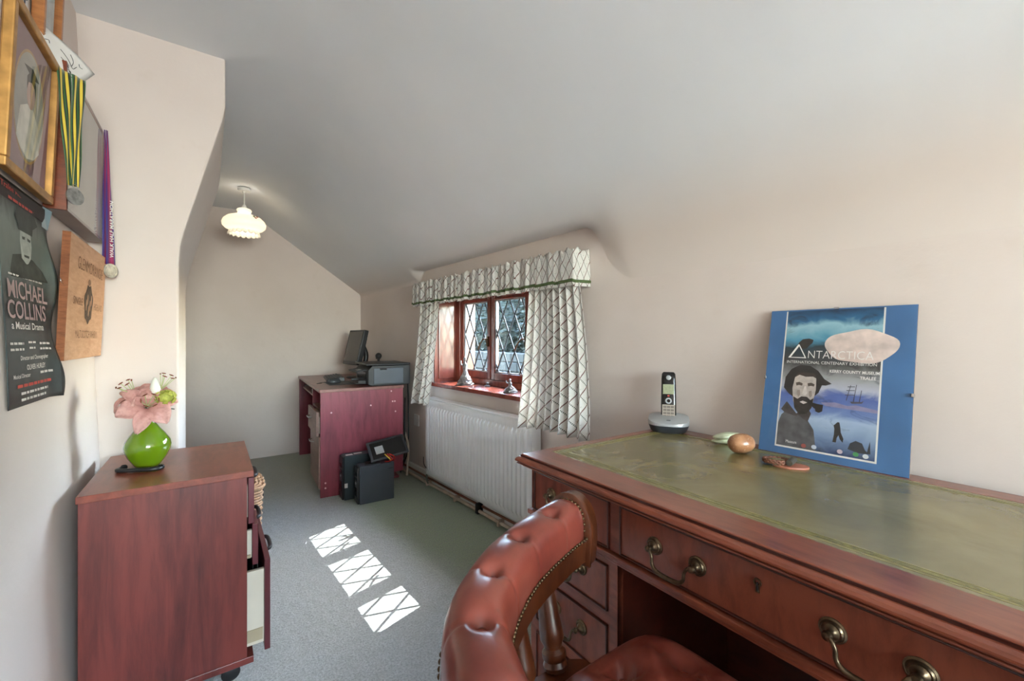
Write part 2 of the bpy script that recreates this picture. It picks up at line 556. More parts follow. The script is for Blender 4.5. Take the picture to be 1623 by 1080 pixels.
# ------------------------------------------------------------------ window_1
w1 = thing('window_1', None, None, (WX, 0, 0), WROT); w1['kind'] = 'structure'
GL = [(2.555, 2.865), (2.14, 2.47), (1.735, 2.055)]
GZ0, GZ1 = 0.865, 1.372
mesh('window_sill', B(-0.025, 0.205, 1.66, 2.985, 0.748, 0.776), WINW, w1, bev=0.004)
bm = bmesh.new(); box(bm, 0.0, 0.20, 2.945, 2.962, 0.776, 1.405)
rv = mesh('reveal_board', bm, WINW, w1, bev=0.002)
mesh('reveal_panel', B(0.03, 0.165, 2.935, 2.947, 0.80, 1.39), WINW, rv, bev=0.005)
mesh('reveal_board', B(0.0, 0.20, 1.658, 1.675, 0.776, 1.405), WINW, w1, bev=0.002)
mesh('reveal_board', B(0.0, 0.20, 1.675, 2.945, 1.39, 1.406), WINW, w1, bev=0.002)
mesh('frame_jamb', B(0.19, 0.335, 2.90, 2.96, 0.776, 1.405), WINW, w1, bev=0.004)
mesh('frame_jamb', B(0.19, 0.27, 1.66, 1.71, 0.776, 1.405), WINW, w1, bev=0.004)
for ms in (2.5125, 2.0975):
    mesh('mullion', B(0.212, 0.262, ms - 0.012, ms + 0.012, 0.80, 1.40), WINW, w1)
mesh('frame_head', B(0.19, 0.27, 1.71, 2.90, 1.39, 1.405), WINW, w1, bev=0.003)
mesh('frame_rail', B(0.185, 0.28, 1.71, 2.90, 0.776, 0.815), WINW, w1, bev=0.004)
for q, (a, b) in enumerate(GL):
    a0 = a - 0.035; b0 = b + 0.035
    bm = bmesh.new()
    box(bm, 0.205, 0.245, a0, a, 0.815, 1.40); box(bm, 0.205, 0.245, b, b0, 0.815, 1.40)
    box(bm, 0.205, 0.245, a, b, 0.815, GZ0); box(bm, 0.205, 0.245, a, b, GZ1, 1.40)
    cs = mesh('casement', bm, WINW, w1, bev=0.003)
    mesh('pane', B(0.223, 0.227, a - 0.003, b + 0.003, GZ0 - 0.003, GZ1 + 0.003), PANE, cs)
    # pale putty strip around the glass
    bm = bmesh.new()
    for (y0, y1, z0, z1) in ((a, a + 0.008, GZ0, GZ1), (b - 0.008, b, GZ0, GZ1), (a, b, GZ0, GZ0 + 0.008), (a, b, GZ1 - 0.008, GZ1)):
        box(bm, 0.214, 0.222, y0, y1, z0, z1)
    mesh('glazing_bead', bm, plain('putty', '#8F8C88', 0.7), cs)
    # diamond lead cames, clipped to the glass
    cw, ch = 0.125, 0.245
    wdt, hgt = b - a, GZ1 - GZ0
    for sg in (1, -1):
        for kx in range(-6, 9):
            p = []
            c0 = kx * cw + (0.045 if sg > 0 else 0.075)
            # line: y = c0 + sg * cw/ch * z
            m_ = sg * cw / ch
            zs = [0.0, hgt]
            for yy in (0.0, wdt):
                zs.append((yy - c0) / m_)
            good = sorted(z for z in zs if -1e-6 <= z <= hgt + 1e-6 and -1e-6 <= c0 + m_ * z <= wdt + 1e-6)
            if len(good) >= 2 and good[-1] - good[0] > 0.03:
                z0, z1 = good[0], good[-1]
                bm = bmesh.new()
                tube(bm, [(0.222, a + c0 + m_ * z0, GZ0 + z0), (0.222, a + c0 + m_ * z1, GZ0 + z1)], 0.0060, 6)
                mesh('lead_came', bm, LEAD, cs)
    if q < 2:
        hb = bmesh.new()
        yh = a - 0.018 if q == 0 else a - 0.018
        box(hb, 0.19, 0.206, yh - 0.008, yh + 0.008, 1.05, 1.12)
        tube(hb, spline([(0.185, yh, 1.10), (0.165, yh + 0.01, 1.10), (0.16, yh + 0.045, 1.06), (0.165, yh + 0.07, 1.03)], 5), 0.006, 8)
        mesh('handle', hb, BRASS, cs, smooth=40)

# ------------------------------------------------------------------ skirting, pipe, socket
o = mesh('baseboard_right', B(-0.022, -0.001, 1.05, 4.5, 0.0, 0.085), WHITEP, bev=0.004)
o.location = (WX, 0, 0); o.rotation_euler = (0, 0, WROT); tag(o, kind='structure')
pp = thing('heating_pipe', 'cream painted heating pipe clipped low along the wall under the radiator', 'pipe', (WX, 0, 0), WROT)
bm = bmesh.new()
tube(bm, spline([(-0.05, 3.62, 0.022), (-0.05, 3.1, 0.02), (-0.046, 2.6, 0.022), (-0.05, 2.1, 0.024), (-0.05, 1.6, 0.024), (-0.05, 1.1, 0.024)], 6), 0.011, 10)
mesh('pipe', bm, PIPE, pp, smooth=60)
bm = bmesh.new()
tube(bm, spline([(-0.028, 3.62, 0.05), (-0.03, 2.6, 0.046), (-0.028, 2.1, 0.05), (-0.028, 1.1, 0.05)], 6), 0.0075, 10)
mesh('pipe', bm, plain('copper', '#8A5E48', 0.45, 0.5), pp, smooth=60)
for s in (2.95, 2.55, 2.06):
    mesh('pipe_clip', B(-0.068, -0.02, s, s + 0.018, 0.004, 0.042), PIPE, pp, bev=0.004)
mesh('pipe_clip', B(-0.064, -0.02, 2.28, 2.31, 0.004, 0.07), BLACK, pp, bev=0.006)
so_ = thing('wall_socket', 'white plastic wall socket between computer desk and radiator', 'socket', (WX, 0, 0), WROT)
mesh('face_plate', B(-0.012, -0.0005, 3.20, 3.275, 0.40, 0.49), WHITEP, so_, bev=0.003)
mesh('switch', B(-0.016, -0.012, 3.22, 3.24, 0.455, 0.475), WHITEP, so_, bev=0.001)
cb = thing('power_cables', 'black power cables hanging behind the computer desk by the wall socket', 'cable', (WX, 0, 0), WROT)
for pts in ([(-0.05, 3.36, 0.62), (-0.06, 3.35, 0.40), (-0.05, 3.36, 0.16), (-0.085, 3.38, 0.008)], [(-0.05, 3.31, 0.74), (-0.035, 3.33, 0.5), (-0.04, 3.33, 0.2), (-0.09, 3.36, 0.008)]):
    bm = bmesh.new(); tube(bm, spline(pts, 6), 0.005, 8); mesh('cable', bm, BLACK, cb, smooth=60)
bm = bmesh.new(); tube(bm, spline([(-0.05, 3.36, 0.33), (-0.045, 3.31, 0.22), (-0.085, 3.25, 0.012)], 6), 0.010, 8); mesh('white_conduit', bm, PIPE, cb, smooth=60)

# ------------------------------------------------------------------ radiator
rd = thing('radiator', 'white ribbed panel radiator mounted under the window sill', 'radiator', (WX, 0, 0), WROT)
R0, R1, RZ0, RZ1 = 1.735, 2.90, 0.115, 0.665
bm = bmesh.new()
NR = 30
prof = [(R0, 0.0)]
pitch = (R1 - R0 - 0.06) / NR
for i in range(NR):
    y = R0 + 0.03 + i * pitch
    prof += [(y + 0.20 * pitch, 0.0), (y + 0.32 * pitch, 1.0), (y + 0.88 * pitch, 1.0), (y + 1.0 * pitch, 0.0)]
prof.append((R1, 0.0))
zs = [(RZ0, 0), (RZ0 + 0.035, 0), (RZ0 + 0.055, 1), (RZ1 - 0.065, 1), (RZ1 - 0.045, 0), (RZ1, 0)]
rows = [[bm.verts.new((-0.098 - 0.013 * d * e, y, z)) for y, d in prof] for z, e in zs]
for j in range(len(rows) - 1):
    for i in range(len(prof) - 1):
        bm.faces.new((rows[j][i], rows[j][i + 1], rows[j + 1][i + 1], rows[j + 1][i]))
mesh('front_panel', bm, WHITEM, rd, smooth=50, solid=0.003)
mesh('back_panel', B(-0.042, -0.036, R0, R1, RZ0, RZ1 - 0.01), WHITEM, rd, bev=0.002)
mesh('top_grille', B(-0.102, -0.032, R0 - 0.002, R1 + 0.002, RZ1 - 0.002, RZ1 + 0.010), WHITEM, rd, bev=0.004)
mesh('side_panel', B(-0.100, -0.034, R1 - 0.001, R1 + 0.004, RZ0 + 0.004, RZ1), WHITEM, rd, bev=0.002)
mesh('side_panel', B(-0.100, -0.034, R0 - 0.004, R0 + 0.001, RZ0 + 0.004, RZ1), WHITEM, rd, bev=0.002)
for s in (R0 + 0.2, R1 - 0.2):
    mesh('wall_bracket', B(-0.036, -0.001, s, s + 0.03, 0.2, 0.56), WHITEM, rd)
bm = bmesh.new(); tube(bm, [(-0.067, R1 + 0.002, 0.15), (-0.067, R1 + 0.05, 0.15)], 0.010, 10); tube(bm, [(-0.067, R1 + 0.045, 0.15), (-0.067, R1 + 0.045, 0.05), (-0.055, R1 + 0.045, 0.025)], 0.008, 10)
mesh('valve', bm, CHROME, rd, smooth=40)
bm = bmesh.new(); tube(bm, spline([(-0.11, R1 - 0.03, 0.165), (-0.115, R1 + 0.0, 0.19), (-0.112, R1 + 0.012, 0.24)], 5), 0.003, 6); mesh('wire_tie', bm, BLACK, rd, smooth=60)

# ------------------------------------------------------------------ curtains and pelmet
def curtain(name, label, s_top, s_bot, z0, z1, folds, amp, off, seed, kick=0.0):
    rnd = random.Random(seed)
    ph = [rnd.uniform(-0.5, 0.5) for _ in range(40)]
    full = 1.55 * abs(s_bot[1] - s_bot[0])
    def fn(u, v):
        e = v ** 1.3
        a = s_bot[0] * (1 - e) + s_top[0] * e
        b = s_bot[1] * (1 - e) + s_top[1] * e
        w = u * folds * 2 * PI
        k = int(u * folds)
        am = amp * (1 - 0.35 * v) * (0.45 + 0.75 * abs(math.sin(u * 4.3 + seed)))
        x = off + kick * (1 - v) ** 2 + am * math.sin(w + ph[k % 7] * 0.5 * math.sin(PI * ((u * folds) % 1))) + 0.012 * (1 - v) * math.sin(u * 7 + seed)
        y = a + (b - a) * u + am * 0.35 * math.sin(2 * w)
        z = z0 + (z1 - z0) * v + (1 - v) * (0.004 * math.sin(w) + 0.012 * math.sin(u * 4))
        return (x, y, z)
    bm = bmesh.new()
    grid(bm, folds * 14, 30, fn, lambda u, v: (u * full, v * (z1 - z0)))
    o = mesh(name, bm, CURT, smooth=180, solid=0.0016)
    o.location = (WX, 0, 0); o.rotation_euler = (0, 0, WROT)
    return tag(o, label, 'curtain', 'window curtains')
curtain('curtain', 'gathered trellis print curtain at the window end nearest the leather-topped desk', (1.43, 1.76), (1.315, 1.795), 0.650, 1.43, 8, 0.017, -0.085, 3, -0.05)
curtain('curtain', 'narrow sunlit trellis print curtain at the window end beside the printer', (2.72, 3.00), (2.80, 3.06), 0.625, 1.43, 5, 0.016, -0.085, 9, -0.05)

pm = thing('curtain_pelmet', 'gathered trellis print pelmet with green braid across the top of the window', 'pelmet', (WX, 0, 0), WROT)
P0, P1, PO = 1.425, 3.085, -0.115
plen = 2 * -PO + (P1 - P0)
def pel(d, z, extra=0.0):
    gath = 0.0055 * math.sin(d * 84 + 2 * math.sin(d * 9)) + 0.004 * math.sin(d * 151 + 1)
    pl = 0.012 * (((d * 7.3 + 0.3 * math.sin(d * 5)) % 1.0) - 0.5)
    if d < -PO: return (-d + 0.0 - 0.002, P0 - extra + gath * 0.15, z)
    if d > plen + PO: return (-(plen - d) - 0.002, P1 + extra, z)
    q = min(1, min(d + PO, plen + PO - d) / 0.10)
    q2 = q * (0.25 + 0.75 * ss(0.30, 0.55, d))
    return (PO + (gath + pl) * q2 - extra, P0 + (d + PO), z)
bm = bmesh.new()
def zb(d): return 1.346 - 0.006 * (((d * 7.3 + 0.3 * math.sin(d * 5)) % 1.0) - 0.5)
def zt(d): return 1.518 + 0.006 * math.sin(d * 95) + 0.004 * math.sin(d * 171)
grid(bm, 420, 12, lambda u, v: pel(u * plen, zb(u * plen) * (1 - v) + zt(u * plen) * v, 0.004 * (1 - v)), lambda u, v: (u * plen * 1.35, v * 0.17))
mesh('valance', bm, CURT, pm, smooth=180, solid=0.0016)
bm = bmesh.new()
grid(bm, 420, 1, lambda u, v: pel(u * plen, zb(u * plen) + 0.016 + 0.014 * v, 0.0075))
mesh('braid', bm, GREENBAND, pm, smooth=180, solid=0.002)
mesh('pelmet_board', B(PO + 0.03, -0.001, P0 + 0.02, P1 - 0.02, 1.478, 1.494), WHITEP, pm)

# ------------------------------------------------------------------ figurines on the sill
def figurine(label, s, off, hgt, wid, seed, seated):
    t = thing('pewter_figurine', label, 'figurine', Wl(off, s, 0.776), WROT, group='figurines on the window sill')
    bm = bmesh.new()
    lathe(bm, [(wid * 0.98, 0), (wid, 0.004), (wid * 0.9, 0.009), (wid * 0.6, 0.010)], n=24)
    mesh('base', bm, PEWTER, t, smooth=40)
    rnd = random.Random(seed)
    bm = bmesh.new()
    n, m = 22, 14
    rings = []
    for j in range(m + 1):
        f = j / m
        r = wid * 0.85 * (1 - f) ** 0.75 * (1.0) + 0.004
        rings.append([(r * math.cos(2 * PI * i / n) * (1 + rnd.uniform(-0.18, 0.18)), r * math.sin(2 * PI * i / n) * (1 + rnd.uniform(-0.18, 0.18)), 0.009 + f * hgt * 0.42) for i in range(n)])
    ring_loft(bm, rings)
    mesh('rock', bm, PEWTER, t, smooth=30)
    z0 = hgt * 0.30
    bm = bmesh.new()
    tube(bm, spline([(0, 0, z0), (0.002, 0.003, z0 + hgt * 0.2), (0, 0.006, z0 + hgt * 0.42), (0, 0.004, z0 + hgt * 0.5)], 5), [wid * 0.42, wid * 0.40, wid * 0.36, wid * 0.30, wid * 0.26, wid * 0.24, wid * 0.25, wid * 0.27, wid * 0.28, wid * 0.27, wid * 0.24, wid * 0.2, wid * 0.15, wid * 0.12, wid * 0.11, wid * 0.10], 12)
    lathe(bm, [(0.001, z0 + hgt * 0.49), (wid * 0.13, z0 + hgt * 0.52), (wid * 0.17, z0 + hgt * 0.58), (wid * 0.14, z0 + hgt * 0.65), (0.001, z0 + hgt * 0.68)], (0, 0.004, 0), 12)
    sh = z0 + hgt * 0.40
    tube(bm, spline([(0, wid * 0.22, sh), (-0.01, wid * 0.5, sh - hgt * 0.02), (-0.012, wid * 0.62, sh + hgt * 0.13)], 5), wid * 0.08, 8)
    tube(bm, spline([(0, -wid * 0.2, sh), (-0.012, -wid * 0.36, sh - hgt * 0.13), (-0.018, -wid * 0.1, sh - hgt * 0.2)], 5), wid * 0.08, 8)
    mesh('figure', bm, PEWTER, t, smooth=60)
    return t
figurine('tall pewter figurine of a figure raising an arm on the window sill', 2.64, 0.075, 0.205, 0.062, 4, False)
figurine('small low pewter figurine on the window sill beside the wide curtain', 2.10, 0.055, 0.085, 0.045, 6, True)
mesh_t = thing('sill_trinket', 'tiny silver trinket on the sill behind the tall figurine', 'ornament', Wl(0.14, 2.46, 0.776), WROT)
bm = bmesh.new(); lathe(bm, [(0.022, 0), (0.020, 0.006), (0.008, 0.012), (0.012, 0.022), (0.003, 0.03)], n=14)
mesh('dish', bm, PEWTER, mesh_t, smooth=40)

# ------------------------------------------------------------------ pendant lamp
lp = thing('pendant_lamp', 'white opal glass pendant lamp with frilled rim hanging from the ceiling', 'lamp', (0.205, 3.86, 1.898)); lp.scale = (0.89, 0.89, 0.89)
bm = bmesh.new(); lathe(bm, [(0.002, 0.412), (0.048, 0.411), (0.05, 0.40), (0.046, 0.388), (0.014, 0.384), (0.012, 0.37)], n=24); mesh('ceiling_rose', bm, WHITEP, lp, smooth=40)
bm = bmesh.new(); tube(bm, [(0, 0, 0.39), (0, 0, 0.23)], 0.005, 8); mesh('flex', bm, WHITEP, lp, smooth=60)
bm = bmesh.new(); lathe(bm, [(0.010, 0.27), (0.018, 0.255), (0.024, 0.22), (0.020, 0.20)], n=18); mesh('lamp_holder', bm, WHITEP, lp, smooth=40)
def m_opal():
    k = Nodes('opal_glass')
    k.color(lin('#F2EEE0')); k.set(0.2, 0, 0.5, 0.3)
    k.b.inputs['Emission Color'].default_value = lin('#FFF6E6')
    k.b.inputs['Emission Strength'].default_value = 0.08
    tl = k.n('ShaderNodeBsdfTranslucent'); tl.inputs[0].default_value = lin('#FFFAF0')
    mx = k.n('ShaderNodeMixShader'); mx.inputs[0].default_value = 0.45
    k.l(k.b.outputs[0], mx.inputs[1]); k.l(tl.outputs[0], mx.inputs[2])
    k.l(mx.outputs[0], k.t.nodes['Material Output'].inputs[0])
    return k.m
OPAL = m_opal()
bm = bmesh.new()
prof = [(0.046, 0.232), (0.052, 0.228), (0.056, 0.220), (0.052, 0.212), (0.047, 0.200), (0.052, 0.186), (0.085, 0.176), (0.128, 0.158), (0.155, 0.132), (0.165, 0.105), (0.160, 0.080), (0.140, 0.060), (0.112, 0.048), (0.108, 0.040)]
lathe(bm, prof, n=40, cap=False); mesh('shade', bm, OPAL, lp, smooth=60, solid=0.003)
bm = bmesh.new()
def frill(u, v):
    a = u * 2 * PI
    sc = abs(math.sin(a * 9))
    r = 0.108 + 0.012 * v + 0.004 * math.sin(a * 18)
    return (r * math.cos(a), r * math.sin(a), 0.040 - v * (0.022 + 0.014 * sc))
grid(bm, 144, 4, frill); bmesh.ops.remove_doubles(bm, verts=bm.verts, dist=1e-5)
mesh('frilled_rim', bm, OPAL, lp, smooth=180, solid=0.002)
for k, (da, dz, col) in enumerate(((0, 0, '#A8605A'), (0.10, 0.012, '#B87860'), (-0.09, 0.010, '#7C7A4A'), (0.02, -0.014, '#B8705A'), (0.16, -0.010, '#8A7A50'))):
    aa = -1.05 + da; r = 0.150 - abs(dz) * 0.2; 
    bm = bmesh.new(); z = 0.140 + dz
    lathe(bm, [(0.001, 0.003), (0.009, 0.002), (0.010, 0.0), (0.009, -0.002), (0.001, -0.003)], (0, 0, 0), 10)
    n = Vector((math.cos(aa), math.sin(aa), 0.75)).normalized()
    bm.transform(Matrix.Translation(Vector((math.cos(aa) * 0.1515, math.sin(aa) * 0.1515, z - 0.002))) @ n.to_track_quat('Z', 'Y').to_matrix().to_4x4())
    mesh('painted_flower', bm, plain('lamp_flower_%s' % col[1:], col, 0.5), lp, smooth=60)
pl = bpy.data.lights.new('bulb', 'POINT'); pl.energy = 0.6; pl.color = (1.0, 0.94, 0.85); pl.shadow_soft_size = 0.03
po = bpy.data.objects.new('bulb', pl); C.objects.link(po); po.parent = lp; po.location = (0, 0, 0.13)

# ------------------------------------------------------------------ leather-topped pedestal desk
# local: origin at the front corner furthest from the camera, +x to the wall, -y towards the camera
DZ = 0.754
dk = thing('pedestal_desk', 'mahogany pedestal desk with green leather top against the wall', 'desk', (0.750, 1.042, 0), math.radians(-0.8))
DL, DD = 1.37, 0.735
bm = bmesh.new()
box(bm, 0.013, DD - 0.002, -DL + 0.013, -0.013, DZ - 0.012, DZ - 0.003)
mesh('top_board', bm, MAHD, dk)
# moulded edge: profile swept round front and both ends
eprof = [(0.085, 0.0), (0.017, 0.0), (0.0145, -0.0015), (0.0145, -0.0045), (0.019, -0.0055), (0.019, -0.0075), (0.0095, -0.0085), (0.0035, -0.012), (0.0005, -0.0165), (0.0, -0.020), (0.0015, -0.0225), (0.009, -0.0235), (0.009, -0.0255), (0.004, -0.0265), (0.004, -0.029), (0.012, -0.032), (0.018, -0.0355), (0.018, -0.0375), (0.085, -0.0375)]
def edge_ring(e):
    return [(e, -DL + e), (e, -e), (DD - e, -e), (DD - e, -DL + e)]
bm = bmesh.new()
rings = []
def bord(d, side):
    return d
corner_pts = []
widths = {'front': 0.105, 'left': 0.045, 'right': 0.045, 'back': 0.075}
for (d, z) in eprof:
    def off(w): return d if d < 0.05 else w
    rings.append([(off(widths['front']), -DL + off(widths['right']), DZ + z), (off(widths['front']), -off(widths['left']), DZ + z),
                  (DD - off(widths['back']), -off(widths['left']), DZ + z), (DD - off(widths['back']), -DL + off(widths['right']), DZ + z)])
rings.append(rings[0])
ring_loft(bm, rings, True, False)
bmesh.ops.remove_doubles(bm, verts=bm.verts, dist=1e-6)
mesh('top_moulding', bm, MAH, dk, bev=0.0008, seg=1)
lx0, lx1, ly0, ly1 = widths['front'], DD - widths['back'], -DL + widths['right'], -widths['left']
lea = mesh('leather_inset', B(lx0, lx1, ly0, ly1, DZ - 0.004, DZ - 0.0006), LGREEN, dk)
for (a, w_) in ((0.012, 0.0035), (0.020, 0.009), (0.033, 0.002)):
    bm = bmesh.new()
    for (x0, x1, y0, y1) in ((lx0 + a, lx1 - a, ly0 + a, ly0 + a + w_), (lx0 + a, lx1 - a, ly1 - a - w_, ly1 - a), (lx0 + a, lx0 + a + w_, ly0 + a + w_, ly1 - a - w_), (lx1 - a - w_, lx1 - a, ly0 + a + w_, ly1 - a - w_)):
        box(bm, x0, x1, y0, y1, DZ - 0.0008, DZ - 0.0003)
    mesh('tooled_border', bm, GOLDT if a != 0.020 else plain('worn_tooling', '#77713E', 0.35, 0.1, var=0.5, scale=140), lea)
FX = 0.045                                             # face of the carcass
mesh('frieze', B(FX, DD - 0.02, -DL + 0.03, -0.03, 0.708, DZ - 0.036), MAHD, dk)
for (y0, y1) in ((-0.042, -0.028), (-0.372, -0.342), (-1.028, -0.998), (-DL + 0.028, -DL + 0.042)):
    mesh('drawer_stile', B(FX, FX + 0.03, y0, y1, 0.588, 0.710), MAH, dk)
mesh('upper_side', B(FX, DD - 0.02, -0.045, -0.028, 0.588, 0.71), MAHV, dk)
mesh('upper_side', B(FX, DD - 0.02, -DL + 0.028, -DL + 0.045, 0.588, 0.71), MAHV, dk)
mesh('upper_back', B(DD - 0.035, DD - 0.02, -DL + 0.03, -0.03, 0.588, 0.71), MAHV, dk)
mesh('upper_floor', B(FX + 0.005, DD - 0.02, -DL + 0.03, -0.03, 0.574, 0.588), MAHD, dk)
bm = bmesh.new()
box(bm, FX - 0.012, FX + 0.02, -DL + 0.02, -0.02, 0.572, 0.586)
box(bm, FX - 0.006, FX + 0.02, -DL + 0.024, -0.024, 0.562, 0.572)
mesh('waist_moulding', bm, MAH, dk, bev=0.003)

def swan_handle(parent, y, z, x, sp=0.10):
    for sgn in (-1, 1):
        bm = bmesh.new()
        lathe(bm, [(0.019, 0.0), (0.019, -0.002), (0.0165, -0.004), (0.0155, -0.0035), (0.0135, -0.0065), (0.011, -0.006), (0.008, -0.009), (0.0055, -0.012), (0.0055, -0.020), (0.0075, -0.022), (0.006, -0.027), (0.0005, -0.029)], (x, y + sgn * sp / 2, z), 24, 'x')
        mesh('rosette', bm, BRASS, parent, smooth=50)
    h = sp / 2
    pts = [(x - 0.019, y - h, z), (x - 0.026, y - h + 0.006, z - 0.001), (x - 0.028, y - h + 0.012, z - 0.012), (x - 0.029, y - h + 0.014, z - 0.026), (x - 0.029, y - h + 0.025, z - 0.036), (x - 0.029, y, z - 0.039)]
    pts += [(p[0], 2 * y - p[1], p[2]) for p in pts[-2::-1]]
    sp_ = spline(pts, 5)
    n = len(sp_)
    rr = [0.0032 + 0.0022 * math.exp(-((i - n / 2) / (n * 0.16)) ** 2) for i in range(n)]
    bm = bmesh.new(); tube(bm, sp_, rr, 10); mesh('bail', bm, BRASS, parent, smooth=60)
def beaded_drawer(y0, y1, z0, z1, handles, key=False, name='drawer'):
    d = mesh(name, B(FX - 0.001, FX + 0.018, y0, y1, z0, z1), MAHV, dk, bev=0.002)
    b = 0.004
    bm = bmesh.new()
    for (a0, a1, c0, c1) in ((y0, y1, z1 - b, z1), (y0, y1, z0, z0 + b), (y0, y0 + b, z0, z1), (y1 - b, y1, z0, z1)):
        box(bm, FX - 0.006, FX + 0.002, a0, a1, c0, c1)
    mesh('cock_bead', bm, MAHD, d, bev=0.0018)
    mesh('drawer_box', B(FX + 0.018, FX + 0.42, y0 + 0.012, y1 - 0.012, z0 + 0.01, z1 - 0.02), MAHD, d)
    for hy, hz in handles: swan_handle(d, hy, hz, FX - 0.001)
    if key:
        bm = bmesh.new()
        lathe(bm, [(0.007, 0), (0.007, -0.0025), (0.004, -0.0025), (0.0035, 0.0)], (FX - 0.001, (y0 + y1) / 2, z1 - 0.034), 16, 'x', False)
        box(bm, FX - 0.003, FX - 0.0012, (y0 + y1) / 2 - 0.0035, (y0 + y1) / 2 + 0.0035, z1 - 0.052, z1 - 0.039)
        mesh('key_escutcheon', bm, BRASS, d, smooth=40)
        bm = bmesh.new(); box(bm, FX - 0.0036, FX - 0.0014, (y0 + y1) / 2 - 0.0014, (y0 + y1) / 2 + 0.0014, z1 - 0.049, z1 - 0.034)
        mesh('keyhole', bm, BLACK, d)
    return d
beaded_drawer(-0.340, -0.044, 0.590, 0.706, [(-0.172, 0.656)])
cd = beaded_drawer(-0.996, -0.374, 0.590, 0.706, [(-0.521, 0.650), (-0.846, 0.650)], True)
beaded_drawer(-1.326, -1.030, 0.590, 0.706, [(-1.178, 0.650)])
for (ya, yb) in ((-0.358, -0.030), (-DL + 0.030, -DL + 0.358)):
    pd = mesh('pedestal', B(FX + 0.019, DD - 0.03, ya, yb, 0.07, 0.562), MAHD, dk)
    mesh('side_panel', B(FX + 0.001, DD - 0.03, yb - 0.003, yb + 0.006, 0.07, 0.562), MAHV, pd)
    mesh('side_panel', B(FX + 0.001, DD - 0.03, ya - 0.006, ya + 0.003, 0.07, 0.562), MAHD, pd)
    bm = bmesh.new()
    box(bm, FX, FX + 0.02, ya - 0.006, ya + 0.022, 0.07, 0.562); box(bm, FX, FX + 0.02, yb - 0.022, yb + 0.006, 0.07, 0.562)
    for (z0, z1) in ((0.548, 0.562), (0.402, 0.432), (0.232, 0.264), (0.07, 0.088)):
        box(bm, FX, FX + 0.02, ya + 0.022, yb - 0.022, z0, z1)
    mesh('face_frame', bm, MAH, pd)
    mesh('plinth', B(FX - 0.012, DD - 0.02, ya - 0.014, yb + 0.014, 0.0, 0.072), MAH, pd, bev=0.006)
    for (z0, z1) in ((0.434, 0.546), (0.266, 0.400), (0.090, 0.230)):
        beaded_drawer(ya + 0.024, yb - 0.024, z0, z1, [((ya + yb) / 2, (z0 + z1) / 2 + 0.012)])
mesh('modesty_panel', B(DD - 0.20, DD - 0.185, -DL + 0.35, -0.35, 0.07, 0.575), MAHD, dk)

# ------------------------------------------------------------------ captain's chair
ch = thing('captains_chair', 'red buttoned leather captains chair with turned spindles pulled up to the desk', 'chair', (0.245, 0.350, 0), 0)
half = [(0.0, 0.0), (0.011, 0.060), (0.063, 0.166), (0.183, 0.262), (0.322, 0.323), (0.438, 0.358)]
plan = [(x, -y) for x, y in half[:0:-1]] + half
RAIL = spline([(x, y, 0) for x, y in plan], 14)
def arclen(P):
    L = [0.0]
    for a, b in zip(P, P[1:]): L.append(L[-1] + (b - a).length)
    return L
RL = arclen(RAIL); RT = RL[-1]
def rail_frame(s):
    s = max(0, min(RT, s))
    for i in range(len(RL) - 1):
        if RL[i + 1] >= s: break
    f = (s - RL[i]) / max(1e-9, RL[i + 1] - RL[i])
    p = RAIL[i].lerp(RAIL[i + 1], f)
    t0 = (RAIL[min(i + 1, len(RAIL) - 1)] - RAIL[max(i - 1, 0)]).normalized()
    t1 = (RAIL[min(i + 2, len(RAIL) - 1)] - RAIL[i]).normalized()
    t = t0.lerp(t1, f).normalized()
    return p, t, Vector((t.y, -t.x, 0))      # point, tangent, outward (away from the seat)
def rise(s): return 0.0
ZW0, ZW1 = 0.612, 0.662
bm = bmesh.new(); rings = []
for i in range(91):
    s = RT * i / 90
    p, t, n = rail_frame(s)
    rings.append([p + n * a + Vector((0, 0, z)) for a, z in ((-0.044, ZW0 + 0.004), (-0.038, ZW0), (0.038, ZW0), (0.044, ZW0 + 0.004), (0.047, ZW1), (0.042, ZW1 + 0.006), (-0.042, ZW1 + 0.006), (-0.047, ZW1))])
ring_loft(bm, rings)
mesh('arm_rail', bm, CHAIRW, ch, smooth=35)
# buttoned leather roll
nb = 9
cap_s = 0.030
bs = [cap_s + 0.085 + (RT - 2 * cap_s - 0.17) * i / (nb - 1) for i in range(nb)]
BPHI = 1.45
def roll_pt(s, phi, lift=0.0):
    p, t, n = rail_frame(s)
    # phi runs from the outer seam (0) over the top to the inner seam (pi)
    w, h = 0.046, 0.084
    a = math.cos(phi); b = math.sin(phi)
    x = w * (abs(a) ** 0.85) * (1 if a > 0 else -1) * (1 + 0.16 * b)
    z = ZW1 + h * (b ** 0.75 if b > 0 else 0)
    d = 0.0
    for q in bs:
        ds = s - q; dp = (phi - BPHI) * 0.065
        r2 = ds * ds + dp * dp
        d += 0.020 * math.exp(-r2 / (2 * 0.0105 ** 2)) + 0.006 * math.exp(-r2 / (2 * 0.026 ** 2))
        d += 0.0022 * math.exp(-(ds / 0.0045) ** 2) * (0.35 + 0.65 * abs(math.sin(phi)) ** 0.5) * (1 - math.exp(-r2 / 0.0003))
    e = min(s - cap_s, RT - cap_s - s)
    d += 0.010 * math.exp(-max(0, e) / 0.010)
    d -= lift
    nrm = (n * a + Vector((0, 0, b))).normalized()
    return p + n * x + Vector((0, 0, z)) - nrm * d
bm = bmesh.new()
NS, NP = 330, 34
grid(bm, NS, NP, lambda u, v: roll_pt(cap_s + (RT - 2 * cap_s) * u, PI * v))
mesh('leather_roll', bm, LRED, ch, smooth=180)
